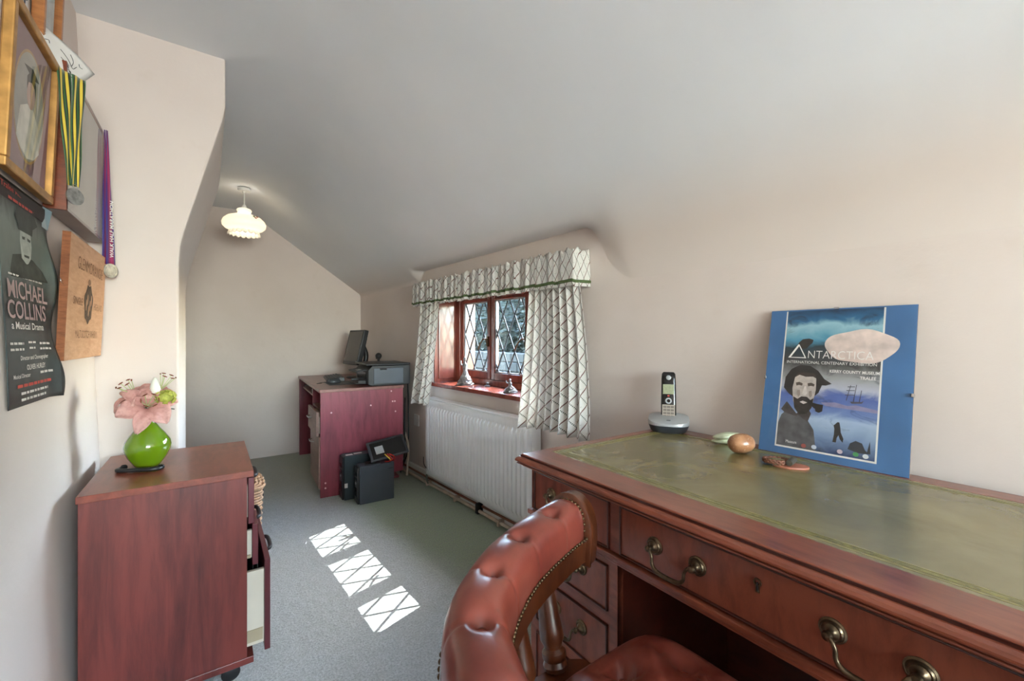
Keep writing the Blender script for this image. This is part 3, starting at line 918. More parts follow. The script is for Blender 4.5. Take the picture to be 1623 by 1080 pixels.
for q in bs:
    bm = bmesh.new()
    lathe(bm, [(0.0085, -0.004), (0.009, 0.0), (0.007, 0.003), (0.0005, 0.0045)], n=14)
    c = roll_pt(q, BPHI, 0.002); p, t, n = rail_frame(q)
    nr = (n * math.cos(BPHI) + Vector((0, 0, 1))).normalized()
    bm.transform(Matrix.Translation(c) @ nr.to_track_quat('Z', 'Y').to_matrix().to_4x4())
    mesh('button', bm, LRED, ch, smooth=60)
# rows of brass nails at both seams and round the arm ends
nail_me = None
nail_bm = bmesh.new(); lathe(nail_bm, [(0.0038, 0.0), (0.0032, 0.0018), (0.0005, 0.003)], n=8)
nail0 = mesh('upholstery_nail', nail_bm, NAIL, ch, smooth=60)
nail_me = nail0.data
first = True
def put_nail(pos, nr):
    global first
    if first: o = nail0; first = False
    else:
        o = nail0.copy(); C.objects.link(o); o.parent = ch
    o.matrix_local = Matrix.Translation(pos) @ nr.to_track_quat('Z', 'Y').to_matrix().to_4x4()
ss_ = 0.034
while ss_ < RT - 0.03:
    p, t, n = rail_frame(ss_)
    for sg in (-1, 1):
        if sg > 0 and ss_ < RT * 0.35: continue          # hidden outer seam of the far side is left out
        put_nail(p + n * (0.0485 * sg) + Vector((0, 0, ZW1 + 0.006)), (n * sg + Vector((0, 0, 0.1))).normalized())
    ss_ += 0.0105
for sg_end in (0, 1):
    s = cap_s + 0.007 if sg_end == 0 else RT - cap_s - 0.007
    for i in range(1, 18):
        ph = PI * i / 18
        p, t, n = rail_frame(s)
        nr = (n * math.cos(ph) + Vector((0, 0, math.sin(ph)))).normalized()
        put_nail(roll_pt(s, ph, 0.0008), nr)
for e in (0, 1):
    bm = bmesh.new()
    s0 = 0.0 if e == 0 else RT
    p, t, n = rail_frame(s0)
    d = t if e == 0 else -t
    outl = [(-0.050, ZW0 - 0.004), (0.050, ZW0 - 0.004)] + [(0.055 * math.cos(PI * i / 16) * (1.0), ZW1 + 0.090 * math.sin(PI * i / 16) ** 0.8) for i in range(17)]
    rings = []
    for k, sc in ((-0.006, 0.93), (0.0, 1.0), (0.020, 1.0), (0.026, 1.05), (0.033, 1.05), (0.036, 0.98)):
        rings.append([p + d * k + n * (a * sc) + Vector((0, 0, 0.68 + (z - 0.68) * sc)) for a, z in outl])
    ring_loft(bm, rings)
    mesh('arm_cap', bm, CHAIRW, ch, smooth=40)
# seat frame, cushion and spindles
def seat_outline(w, f, b, n=40, ex=4):
    pts = []
    for i in range(n):
        a = 2 * PI * i / n
        c, s = math.cos(a), math.sin(a)
        ex_ = ex if c > 0 else 4
        r = (abs(c) ** ex_ + abs(s) ** ex_) ** (-1 / ex_)
        pts.append(((f + b) / 2 + (f - b) / 2 * c * r, w * s * r * (1 - 0.10 * (c * r < 0) * abs(c * r))))
    return pts
bm = bmesh.new()
rings = []
for sc, z in ((0.96, 0.395), (1.0, 0.402), (1.0, 0.440), (0.985, 0.450), (0.80, 0.452)):
    rings.append([Vector((0.200 + (x - 0.200) * sc, y * sc, z)) for x, y in seat_outline(0.290, 0.385, 0.02, 64, 10)])
ring_loft(bm, rings)
mesh('seat_frame', bm, CHAIRW, ch, smooth=40)
mesh('front_rail', B(0.37, 0.535, -0.200, 0.200, 0.392, 0.449), CHAIRW, ch, bev=0.01)
seat_pts = seat_outline(0.226, 0.540, 0.075, 96, 7)
tufts = [(0.15 + 0.11 * i + (0.0), -0.165 + 0.11 * j + (0.055 if i % 2 else 0)) for i in range(4) for j in range(4) if not (i % 2 and j == 3)]
bm = bmesh.new()
rings = []
for k in range(26):
    f = k / 25
    rings.append([])
    for x, y in seat_pts:
        if f < 0.30:
            g = f / 0.30; sc = 1.0 - 0.02 * (1 - math.sin(g * PI / 2)) ; sc = 1.0 + 0.015 * math.sin(g * PI)
            z = 0.450 + 0.026 * g
        else:
            g = (f - 0.30) / 0.70; sc = 1 - g * 0.985
            z = 0.476 + 0.034 * math.sin(min(1, g * 2.2) * PI / 2)
        px, py = 0.309 + (x - 0.309) * sc, y * sc
        if f >= 0.30:
            for tx, ty in tufts:
                r2 = (px - tx) ** 2 + (py - ty) ** 2
                z -= 0.026 * math.exp(-r2 / (2 * 0.014 ** 2)) + 0.018 * math.exp(-r2 / (2 * 0.03 ** 2))
            # diagonal pleats between the tufts
            for sg in (1, -1):
                qd = ((px - 0.15) / 0.11 + sg * (py + 0.165) / 0.055 * 0.5)
                dd = abs(qd - round(qd))
                z -= 0.009 * math.exp(-(dd / 0.09) ** 2) * min(1, g * 6)
        rings[-1].append(Vector((px, py, z)))
ring_loft(bm, rings)
mesh('seat_cushion', bm, LRED, ch, smooth=180)
for tx, ty in tufts:
    bm = bmesh.new(); lathe(bm, [(0.0085, -0.003), (0.009, 0.0), (0.006, 0.003), (0.0005, 0.004)], (tx, ty, 0.4690), 12)
    mesh('button', bm, LRED, ch, smooth=60)
SPP = [(0.013, 0.0), (0.020, 0.004), (0.022, 0.012), (0.019, 0.020), (0.0215, 0.025), (0.021, 0.034), (0.015, 0.040), (0.017, 0.046), (0.0215, 0.056), (0.0205, 0.075), (0.0185, 0.10), (0.017, 0.125), (0.0158, 0.137), (0.018, 0.141), (0.018, 0.146), (0.014, 0.149), (0.016, 0.156), (0.017, 0.164)]
nsp = 9
for i in range(nsp):
    s = 0.135 + (RT - 0.27) * i / (nsp - 1)
    p, t, n = rail_frame(s)
    top = p + Vector((0, 0, ZW0 + 0.004))
    bot = Vector((0.285 + (p.x - 0.285) * 0.93, p.y * 0.87, 0.448))
    ax = top - bot
    bm = bmesh.new(); lathe(bm, [(r * 1.12, z * ax.length / 0.164) for r, z in SPP], n=18)
    bm.transform(Matrix.Translation(bot) @ ax.to_track_quat('Z', 'Y').to_matrix().to_4x4())
    mesh('spindle', bm, CHAIRW, ch, smooth=35)
bm = bmesh.new(); lathe(bm, [(0.05, 0.40), (0.05, 0.385), (0.028, 0.37), (0.026, 0.25), (0.045, 0.20), (0.052, 0.16), (0.04, 0.12), (0.02, 0.10)], (0.285, 0, 0), 24)
mesh('swivel_column', bm, CHAIRW, ch, smooth=40)
for i in range(4):
    a = PI / 4 + i * PI / 2
    d = Vector((math.cos(a), math.sin(a), 0))
    o_ = Vector((0.285, 0, 0))
    bm = bmesh.new(); tube(bm, spline([o_ + d * 0.02 + Vector((0, 0, 0.16)), o_ + d * 0.13 + Vector((0, 0, 0.15)), o_ + d * 0.25 + Vector((0, 0, 0.075)), o_ + d * 0.29 + Vector((0, 0, 0.06))], 6), 0.022, 10)
    lg = mesh('leg', bm, CHAIRW, ch, smooth=40)
    bm = bmesh.new(); c = o_ + d * 0.285; lathe(bm, [(0.02, -0.012), (0.025, -0.008), (0.025, 0.008), (0.02, 0.012)], (c.x, c.y, 0.0255), 16, 'y')
    mesh('caster', bm, BLACK, lg, smooth=40)

# ------------------------------------------------------------------ things on the leather desk
ph = thing('cordless_phone', 'black cordless phone standing in a silver charging cradle on the desk corner', 'phone', (1.405, 0.958, DZ - 0.0003), math.radians(-56)); ph.scale = (1.22, 1.22, 1.22)
# local: -y faces the viewer
bm = bmesh.new()
def crad(sc, z, yo=0.0):
    pts = []
    for i in range(36):
        a = 2 * PI * i / 36
        c, s = math.cos(a), math.sin(a)
        w = 0.060 if s > 0 else 0.060 * (1 - 0.25 * (-s) ** 2)
        r = (abs(c) ** 3.2 + abs(s) ** 3.2) ** (-1 / 3.2)
        pts.append((w * c * r * sc, 0.048 * s * r * sc + yo, z))
    return pts
ring_loft(bm, [crad(0.80, 0.0), crad(0.88, 0.004), crad(0.97, 0.018), crad(1.0, 0.024)])
mesh('cradle_body', bm, DGREY, ph, smooth=40)
bm = bmesh.new()
top = []
for sc, dz in ((1.0, 0.0), (0.985, 0.005), (0.7, 0.009), (0.35, 0.011)):
    top.append([(x, y, 0.024 + dz + (y + 0.048) * 0.22 * 1.0) for x, y, z in crad(sc, 0)])
base_r = [(x, y, 0.022) for x, y, z in crad(1.0, 0)]
ring_loft(bm, [base_r] + top)
crt = mesh('cradle_top', bm, SILVER, ph, smooth=40)
tl = math.radians(-8)
hs = bpy.data.objects.new('handset', None)
bm = bmesh.new()
def hring(z, w, d):
    return [(w * (abs(math.cos(a)) ** 0.5) * (1 if math.cos(a) > 0 else -1), d * (abs(math.sin(a)) ** 0.6) * (1 if math.sin(a) > 0 else -1), z) for a in [2 * PI * i / 24 for i in range(24)]]
ring_loft(bm, [hring(0.03, 0.018, 0.008), hring(0.034, 0.0225, 0.010), hring(0.08, 0.0225, 0.012), hring(0.16, 0.0215, 0.012), hring(0.176, 0.020, 0.011), hring(0.181, 0.016, 0.008)])
HM = Matrix.Translation((0, 0.010, 0)) @ Matrix.Rotation(tl, 4, 'X')
bm.transform(HM)
hand = mesh('handset', bm, BLACKG, ph, smooth=40)
def onhand(bm, name, mat, sm=None):
    bm.transform(HM); return mesh(name, bm, mat, hand, smooth=sm)
onhand(B(-0.0165, 0.0165, -0.0131, -0.0118, 0.112, 0.142), 'screen', plain('lcd', '#8E9276', 0.3, var=0.15, scale=200))
onhand(B(-0.0185, 0.0185, -0.0128, -0.0115, 0.037, 0.079), 'keypad', plain('keypad_silver', '#A69A8E', 0.4, 0.2))
for r in range(4):
    for c in range(3):
        onhand(B(-0.0155 + c * 0.0108, -0.0061 + c * 0.0108, -0.0140, -0.0126, 0.040 + r * 0.0097, 0.0465 + r * 0.0097), 'key', plain('key_grey', '#6E655E', 0.4), None)
bm = bmesh.new(); lathe(bm, [(0.0095, 0), (0.0095, -0.002), (0.0055, -0.0025), (0.005, 0.0)], (0, -0.0118, 0.091), 18, 'y', False); onhand(bm, 'navigation_ring', SILVER, 40)
bm = bmesh.new(); lathe(bm, [(0.0075, 0), (0.0075, -0.0012), (0.005, -0.002), (0.0005, -0.002)], (0, -0.0115, 0.163), 18, 'y'); onhand(bm, 'earpiece', SILVER, 40)
onhand(B(-0.003, 0.003, -0.0132, -0.0118, 0.104, 0.109), 'red_key', plain('red_key', '#9A3A34', 0.4))
bm = bmesh.new(); lathe(bm, [(0.0062, 0.0), (0.0062, 0.0007), (0.005, 0.0007), (0.005, 0.0)], (0, -0.034, 0.0385), 20, 'z', False)
mesh('badge', bm, DGREY, crt)
text(crt, 'BT', -0.0035, -0.037, 0.007, 0.005, 0.0395, DGREY)

eg = thing('stone_egg', 'round brown speckled stone egg on the leather desk', 'stone egg', (1.315, 0.644, DZ - 0.0006))
bm = bmesh.new(); lathe(bm, [(0.0005, -0.040), (0.014, -0.037), (0.024, -0.028), (0.0295, -0.012), (0.030, 0.004), (0.026, 0.020), (0.017, 0.032), (0.008, 0.037), (0.0005, 0.038)], (0, 0, 0), 28)
bm.transform(Matrix.Translation((0, 0, 0.0297)) @ Matrix.Rotation(math.radians(55), 4, 'Z') @ Matrix.Rotation(math.radians(84), 4, 'X'))
def m_egg():
    k = Nodes('brown_stone'); v = k.coord()
    c = k.ramp(k.noise(v, 30, 5), [(0.3, lin('#8A5A3C')), (0.7, lin('#BC8A62'))])
    c = k.mix(k.ramp(k.noise(v, 240, 2), [(0.64, (0, 0, 0, 1)), (0.7, (0.8, 0.8, 0.8, 1))]), c, lin('#D8C0A4'))
    k.color(c); k.set(0.3, 0, 0.5, 0.2); return k.m
mesh('polished_stone', bm, m_egg(), eg, smooth=180)
sh = thing('pale_shell', 'pale green pointed shell lying behind the brown stone egg', 'shell', (1.395, 0.728, DZ - 0.0006), math.radians(62))
SHM = plain('shell_green', '#C2C8A8', 0.35, var=0.1, scale=30)
for k, (zz, tw) in enumerate(((0.011, 0.0), (0.025, 0.14))):
    bm = bmesh.new(); n = 14
    rings = []
    for i in range(n + 1):
        f = i / n; w = 0.024 * math.sin(PI * min(1, f * 0.92 + 0.06)) ** 0.8; 
        rings.append([(w * math.cos(2 * PI * j / 12), 0.055 - 0.11 * f, zz + 0.44 * w * math.sin(2 * PI * j / 12) + 0.004 * f) for j in range(12)])
    ring_loft(bm, rings); bm.transform(Matrix.Rotation(tw, 4, 'Z'))
    mesh('shell_half', bm, SHM, sh, smooth=180)

ff = thing('leather_keepsake', 'small oval leather keepsake with braided band and dark stub on the desk', 'keepsake', (1.275, 0.505, DZ - 0.0006), math.radians(-55))
# local x along the oval
bm = bmesh.new(); ring_loft(bm, [[(0.010 + rx * math.cos(2 * PI * i / 28), ry * math.sin(2 * PI * i / 28), z) for i in range(28)] for rx, ry, z in ((0.042, 0.028, 0), (0.043, 0.029, 0.002), (0.042, 0.028, 0.005), (0.030, 0.019, 0.0055))])
mesh('leather_disc', bm, plain('tan_leather', '#9C5F4A', 0.5, var=0.15, scale=40), ff, smooth=40)
for k in range(2):
    bm = bmesh.new()
    pts = [(-0.022 + 0.031 * math.cos(a), 0.010 + 0.020 * math.sin(a), 0.012 + 0.004 * math.sin(a * 9 + k * PI)) for a in [2 * PI * i / 60 for i in range(60)]]
    tube(bm, pts + pts[:1], 0.0036, 8); mesh('braided_band', bm, plain('brown_cord', '#6A3E2A', 0.6, var=0.3, scale=120), ff, smooth=60)
bm = bmesh.new(); lathe(bm, [(0.001, 0.0), (0.027, 0.002), (0.028, 0.006), (0.020, 0.013), (0.001, 0.016)], (-0.022, 0.010, 0.003), 20); bm.transform(Matrix.Diagonal((1, 0.66, 1, 1)))
mesh('woven_pad', bm, plain('olive_weave', '#6E6848', 0.8, var=0.4, scale=160), ff, smooth=60)
bm = bmesh.new(); tube(bm, [(0.002, -0.016, 0.0135), (0.012, 0.002, 0.0145), (0.022, 0.022, 0.0155)], [0.008, 0.0085, 0.0085], 12); mesh('dark_stub', bm, plain('stub_dark', '#4A463C', 0.5, var=0.4, scale=90), ff, smooth=40)

# ------------------------------------------------------------------ framed exhibition poster on the desk
PW, PH = 0.352, 0.448
p0, p1 = Vector((1.404, 0.636, DZ + 0.0005)), Vector((1.410, 0.284, DZ + 0.0005))
xd = (p1 - p0).normalized()
yd = Vector((0.098, -0.004, 0.437)).normalized()
ps = frame_thing('framed_poster', 'blue exhibition poster in a clip frame leaning on the wall behind the desk', 'poster', p0, xd, yd)
mesh('backing_board', B(0, PW, 0, PH, -0.004, 0.0), plain('brown_board', '#6A5848', 0.8), ps)
PBLUE = plain('poster_blue', '#456F9E', 0.6, var=0.18, scale=6)
bm = bmesh.new(); grid(bm, 2, 2, lambda u, v: (PW * u, PH * v, 0.0004)); mesh('printed_border', bm, PBLUE, ps)
b0, b1, v0, v1 = 0.045, 0.288, 0.020, PH - 0.004
flat(ps, 'white_margin', [(b0, v0), (b1, v0), (b1, v1), (b0, v1)], 0.0007, PAPER)
def m_print():
    k = Nodes('poster_sky_print')
    tc = k.n('ShaderNodeTexCoord'); sp = k.n('ShaderNodeSeparateXYZ'); k.l(tc.outputs['UV'], sp.inputs[0])
    mp = k.n('ShaderNodeMapping'); mp.inputs['Scale'].default_value = (2.2, 5.5, 1); k.l(tc.outputs['UV'], mp.inputs[0])
    nz = k.noise(mp.outputs[0], 1.6, 6, 0.6, 0.8)
    f = k.math('ADD', sp.outputs[1], k.math('MULTIPLY', k.math('SUBTRACT', nz, 0.5), 0.14))
    base = k.ramp(f, [(0.0, lin('#2C3E66')), (0.10, lin('#7C93B4')), (0.22, lin('#A9BCD2')), (0.27, lin('#6F86B8')), (0.38, lin('#5468A8')), (0.43, lin('#B9BCC8')), (0.52, lin('#A0A0A0')), (0.60, lin('#4C4A48')), (0.72, lin('#34424A')), (0.78, lin('#4F92AE')), (0.88, lin('#9CC4CE')), (0.93, lin('#2F6A94')), (1.0, lin('#24405E'))])
    dk_ = k.ramp(nz, [(0.58, (0, 0, 0, 1)), (0.68, (0.7, 0.7, 0.7, 1))])
    k.color(k.mix(dk_, base, lin('#2E3A48'))); k.set(0.6)
    return k.m
bm = bmesh.new()
i0, i1, j0, j1 = b0 + 0.004, b1 - 0.004, v0 + 0.005, v1
grid(bm, 1, 1, lambda u, v: (i0 + (i1 - i0) * u, j0 + (j1 - j0) * v, 0.0010), lambda u, v: (u, v))
mesh('printed_picture', bm, m_print(), ps)
def P(u, v): return (i0 + (i1 - i0) * u, j0 + (j1 - j0) * v)
def blob(name, pts, z, col, rough=0.6, var=0.12, scale=60):
    return flat(ps, name, [P(*q) for q in pts], z, plain('print_' + col[1:] + name, col, rough, var=var, scale=scale))
moon = [(P(0.80, 0.735)[0] + 0.083 * math.cos(a) * (1 + 0.05 * math.sin(3 * a)), P(0.80, 0.735)[1] + 0.048 * math.sin(a) * (1 + 0.06 * math.sin(5 * a + 1))) for a in [2 * PI * i / 40 for i in range(40)]]
flat(ps, 'printed_moon', moon, 0.0013, plain('print_moon', '#DCC8BE', 0.6, var=0.22, scale=26))
blob('printed_rock', [(0.14, 0.73), (0.16, 0.76), (0.2, 0.785), (0.27, 0.79), (0.32, 0.78), (0.31, 0.755), (0.28, 0.74), (0.25, 0.715), (0.19, 0.715)], 0.0013, '#3A3430')
# man in a hat with a pipe
blob('printed_jumper', [(0.0, 0.0), (0.0, 0.16), (0.03, 0.22), (0.06, 0.24), (0.2, 0.24), (0.33, 0.2), (0.40, 0.14), (0.44, 0.0)], 0.0012, '#5C5A5C', var=0.35, scale=40)
blob('printed_collar', [(0.02, 0.26), (0.08, 0.32), (0.2, 0.24), (0.33, 0.19), (0.36, 0.25), (0.31, 0.30), (0.2, 0.22), (0.06, 0.24)], 0.0013, '#4A4442', var=0.35, scale=60)
blob('printed_hat', [(0.03, 0.42), (0.04, 0.50), (0.10, 0.56), (0.2, 0.595), (0.31, 0.59), (0.40, 0.555), (0.47, 0.50), (0.55, 0.47), (0.49, 0.455), (0.45, 0.455), (0.42, 0.40), (0.37, 0.37), (0.33, 0.36), (0.14, 0.36), (0.09, 0.38)], 0.0014, '#322C2A', var=0.3, scale=40)
blob('printed_face', [(0.15, 0.33), (0.13, 0.42), (0.15, 0.50), (0.18, 0.535), (0.28, 0.53), (0.36, 0.535), (0.385, 0.50), (0.39, 0.42), (0.37, 0.33), (0.33, 0.28), (0.24, 0.26), (0.18, 0.29)], 0.0016, '#B9AEA6', var=0.25, scale=45)
for q0 in (0.165, 0.295):
    blob('printed_eye', [(q0, 0.462), (q0 + 0.04, 0.468), (q0 + 0.078, 0.458), (q0 + 0.072, 0.442), (q0 + 0.04, 0.446), (q0 + 0.008, 0.440)], 0.0018, '#54483F')
    blob('printed_cheek', [(q0 + 0.02, 0.405), (q0 + 0.05, 0.412), (q0 + 0.06, 0.375), (q0 + 0.04, 0.36), (q0 + 0.025, 0.375)], 0.0018, '#94867C')
blob('printed_fringe', [(0.15, 0.50), (0.18, 0.535), (0.28, 0.54), (0.36, 0.535), (0.385, 0.50), (0.35, 0.512), (0.27, 0.508), (0.2, 0.52)], 0.0018, '#453A34')
blob('printed_nose', [(0.265, 0.44), (0.285, 0.44), (0.30, 0.39), (0.285, 0.375), (0.26, 0.375), (0.245, 0.385)], 0.0020, '#CFC6C0')
blob('printed_beard', [(0.15, 0.36), (0.20, 0.345), (0.24, 0.365), (0.30, 0.365), (0.34, 0.345), (0.375, 0.36), (0.36, 0.29), (0.31, 0.245), (0.23, 0.235), (0.17, 0.28)], 0.0019, '#352D2A', var=0.35, scale=80)
blob('printed_mouth', [(0.225, 0.325), (0.26, 0.335), (0.31, 0.325), (0.27, 0.312)], 0.0021, '#C8BEB8')
blob('printed_pipe', [(0.31, 0.325), (0.40, 0.285), (0.405, 0.27), (0.44, 0.262), (0.475, 0.275), (0.48, 0.32), (0.425, 0.322), (0.42, 0.295), (0.32, 0.335)], 0.0022, '#2A2523')
# ship, ice line and walking figure
blob('printed_ice', [(0.45, 0.335), (0.6, 0.345), (0.72, 0.33), (0.8, 0.34), (1.0, 0.32), (1.0, 0.30), (0.5, 0.315)], 0.0012, '#8C86A4')
for k, (a, b, c, d) in enumerate(((0.70, 0.365, 0.735, 0.47), (0.77, 0.36, 0.79, 0.475), (0.825, 0.36, 0.84, 0.44))):
    blob('printed_mast', [(a, b), (a + 0.007, b), (c + 0.006, d), (c, d)], 0.0013, '#4A4650')
blob('printed_hull', [(0.74, 0.36), (0.85, 0.365), (0.87, 0.375), (0.855, 0.355), (0.76, 0.348)], 0.0013, '#54505A')
for k, yy in enumerate((0.40, 0.43, 0.455)): blob('printed_yard', [(0.69 + k * 0.01, yy), (0.78, yy + 0.004), (0.78, yy + 0.008), (0.69 + k * 0.01, yy + 0.005)], 0.0014, '#4A4650')
blob('printed_walker', [(0.60, 0.08), (0.61, 0.13), (0.61, 0.17), (0.60, 0.19), (0.635, 0.215), (0.655, 0.215), (0.665, 0.19), (0.675, 0.15), (0.705, 0.11), (0.70, 0.085), (0.67, 0.105), (0.655, 0.13), (0.64, 0.11), (0.635, 0.08)], 0.0013, '#3A3634')
blob('printed_boulder', [(0.75, 0.05), (0.77, 0.09), (0.82, 0.11), (0.88, 0.10), (0.91, 0.06), (0.93, 0.05), (0.95, 0.12), (0.96, 0.04), (0.85, 0.035)], 0.0013, '#34363C')
TW = plain('print_white_text', '#EFEBE6', 0.6, var=0.03)
flat(ps, 'printed_letter_a', [P(0.05, 0.645), P(0.155, 0.745), P(0.165, 0.745), P(0.165, 0.73), P(0.08, 0.65), P(0.25, 0.65), P(0.25, 0.643)], 0.0024, TW)
flat(ps, 'printed_letter_a', [P(0.155, 0.745), P(0.168, 0.745), P(0.258, 0.643), P(0.245, 0.643)], 0.0024, TW)
text(ps, 'NTARCTICA', *P(0.275, 0.645), 0.155, 0.023, 0.0024, TW, bold=-0.012)
text(ps, 'INTERNATIONAL CENTENARY EXHIBITION', *P(0.04, 0.604), 0.218, 0.0085, 0.0024, TW, bold=0.0)
text(ps, 'KERRY COUNTY MUSEUM', *P(0.52, 0.548), 0.112, 0.0085, 0.0024, TW, bold=0.02)
text(ps, 'TRALEE', *P(0.82, 0.512), 0.035, 0.0085, 0.0024, TW, bold=0.02)
text(ps, 'Museum', *P(0.11, 0.025), 0.028, 0.0085, 0.0024, TW)
for (u, v, col) in ((0.31, 0.022, '#A8564C'), (0.42, 0.025, '#C9D2DC'), (0.68, 0.025, '#C4B4BC'), (0.83, 0.025, '#4E9A5C'), (0.92, 0.022, '#D8DCDC')):
    c = P(u, v); flat(ps, 'printed_emblem', ell(c[0], c[1], 0.0065, 0.006, 16), 0.0024, plain('emblem_' + col[1:], col, 0.6))
mesh('glass_sheet', B(0, PW, 0, PH, 0.0035, 0.0052), PGLASS, ps)
for (x, y, w_, h_) in ((PW * 0.5 - 0.006, PH - 0.004, 0.012, 0.006), (-0.002, PH * 0.5, 0.006, 0.010), (PW - 0.004, PH * 0.45, 0.006, 0.010)):
    mesh('clip', B(x, x + w_, y, y + h_, -0.005, 0.0062), CHROME, ps, bev=0.001)

# ------------------------------------------------------------------ computer desk
# local: origin at the near front corner, +x to the wall, +y away from the camera
cdk = thing('computer_desk', 'red laminate computer desk with drawers standing in the far corner', 'desk', (0.612, 3.145, 0), math.radians(-3))
CL, CDp, CZ = 1.32, 0.585, 0.75
mesh('desk_top', B(-0.008, CDp, -0.006, CL, CZ - 0.022, CZ), LAMDT, cdk, bev=0.003)
bm = bmesh.new()
prism(bm, [(0.0, 0.0), (0.20, 0.0), (0.30, 0.085), (CDp - 0.005, 0.10), (CDp - 0.005, CZ - 0.022), (0.0, CZ - 0.022)], lambda a, b, t: (a, t, b), 0.0, 0.018)
sp1 = mesh('side_panel', bm, LAMD, cdk, bev=0.001)
for (x, z) in ((0.07, 0.585), (0.34, 0.615), (0.50, 0.632), (0.517, 0.632), (0.522, 0.555), (0.032, 0.065), (0.032, 0.10), (0.49, 0.71)):
    bm = bmesh.new(); lathe(bm, [(0.006, 0.0), (0.006, -0.0015), (0.004, -0.0022), (0.0004, -0.0024)], (x, 0.0, z), 12, 'y'); mesh('screw_cap', bm, plain('screw_cap', '#E6B8BA', 0.4), sp1)
mesh('side_panel', B(0.0, CDp - 0.005, CL - 0.022, CL - 0.004, 0.0, CZ - 0.022), LAMD, cdk, bev=0.001)
mesh('divider_panel', B(0.01, CDp - 0.02, 0.455, 0.471, 0.04, CZ - 0.022), LAMD, cdk, bev=0.001)
mesh('back_panel', B(CDp - 0.03, CDp - 0.018, 0.018, CL - 0.022, 0.30, CZ - 0.022), LAMD, cdk)
mesh('pedestal_shelf', B(0.012, CDp - 0.03, 0.018, 0.455, 0.585, 0.600), LAMDT, cdk)
mesh('pedestal_floor', B(0.02, CDp - 0.03, 0.018, 0.455, 0.045, 0.06), LAMD, cdk)
dr = mesh('drawer', B(-0.024, -0.006, 0.022, 0.452, 0.425, 0.592), LAMDF, cdk, bev=0.002)
mesh('drawer_box', B(-0.006, 0.42, 0.04, 0.435, 0.44, 0.56), CREAM, dr)
do = mesh('cupboard_door', B(-0.008, 0.010, 0.022, 0.452, 0.060, 0.418), LAMDF, cdk, bev=0.002)
def bow_handle(parent, x, y, z, L, mat, d=0.022, r=0.0045):
    bm = bmesh.new()
    tube(bm, spline([(x, y - L / 2, z), (x - d * 0.8, y - L / 2 + 0.006, z), (x - d, y - L / 4, z), (x - d, y + L / 4, z), (x - d * 0.8, y + L / 2 - 0.006, z), (x, y + L / 2, z)], 5), r, 8)
    mesh('handle', bm, mat, parent, smooth=60)
bow_handle(dr, -0.024, 0.30, 0.525, 0.11, CHROME); bow_handle(do, -0.008, 0.30, 0.345, 0.11, CHROME)
kt = mesh('keyboard_tray', B(0.03, 0.40, 0.48, CL - 0.03, 0.635, 0.65), LAMDF, cdk, bev=0.002)
mesh('tray_runner', B(0.04, 0.42, 0.471, 0.483, 0.652, 0.668), CHROME, kt)
mesh('tray_runner', B(0.04, 0.42, CL - 0.034, CL - 0.022, 0.652, 0.668), CHROME, kt)
def wd(x, y, z=0.0):
    return cdk.location + Matrix.Rotation(math.radians(-3), 3, 'Z') @ Vector((x, y, z))
for k in range(3):
    t = thing('disc_case', ['clear disc case lying lowest in the pile on the keyboard tray', 'clear disc case in the middle of the pile on the keyboard tray', 'white disc case topmost of the pile on the keyboard tray'][k], 'disc case', wd(0.055 + 0.006 * k, 0.62 + 0.01 * k, 0.6505 + 0.0125 * k), math.radians(-3 + 6 * k), 'disc cases on the keyboard tray')
    mesh('case', B(-0.02, 0.12, -0.07, 0.07, 0, 0.0115), [SILVER, DGREY, WHITEP][k], t, bev=0.001)
    mesh('inlay', B(-0.0205, 0.11, -0.06, 0.06, 0.003, 0.0085), PAPER, t)

# monitor
mo = thing('computer_monitor', 'black flat computer monitor tilted back on the computer desk', 'monitor', wd(0.43, 0.86, CZ + 0.0003), math.radians(-83))
# local: -y faces the sitter (world -x side), x along the screen
T = Matrix.Translation((0, -0.02, 0.27)) @ Matrix.Rotation(math.radians(-13), 4, 'X')
def mpart(bm, name, mat, bev=0, par=None):
    bm.transform(T); return mesh(name, bm, mat, par or mo, bev=bev)
cas = mpart(B(-0.165, 0.165, -0.018, 0.026, -0.155, 0.165), 'casing', BLACK, 0.006)
mpart(B(-0.147, 0.147, -0.0195, -0.017, -0.125, 0.148), 'screen', SCREEN, 0, cas)
mpart(B(-0.12, 0.12, 0.022, 0.05, -0.10, 0.11), 'rear_housing', BLACK, 0.015)
bm = bmesh.new(); tube(bm, spline([(0, 0.05, 0.30), (0, 0.085, 0.20), (0, 0.06, 0.08), (0, 0.02, 0.012)], 6), 0.022, 12); mesh('stand_neck', bm, BLACK, mo, smooth=50)
bm = bmesh.new(); lathe(bm, [(0.105, 0), (0.105, 0.006), (0.09, 0.012), (0.02, 0.016)], (0, 0.01, 0), 32); mesh('stand_base', bm, BLACK, mo, smooth=40)

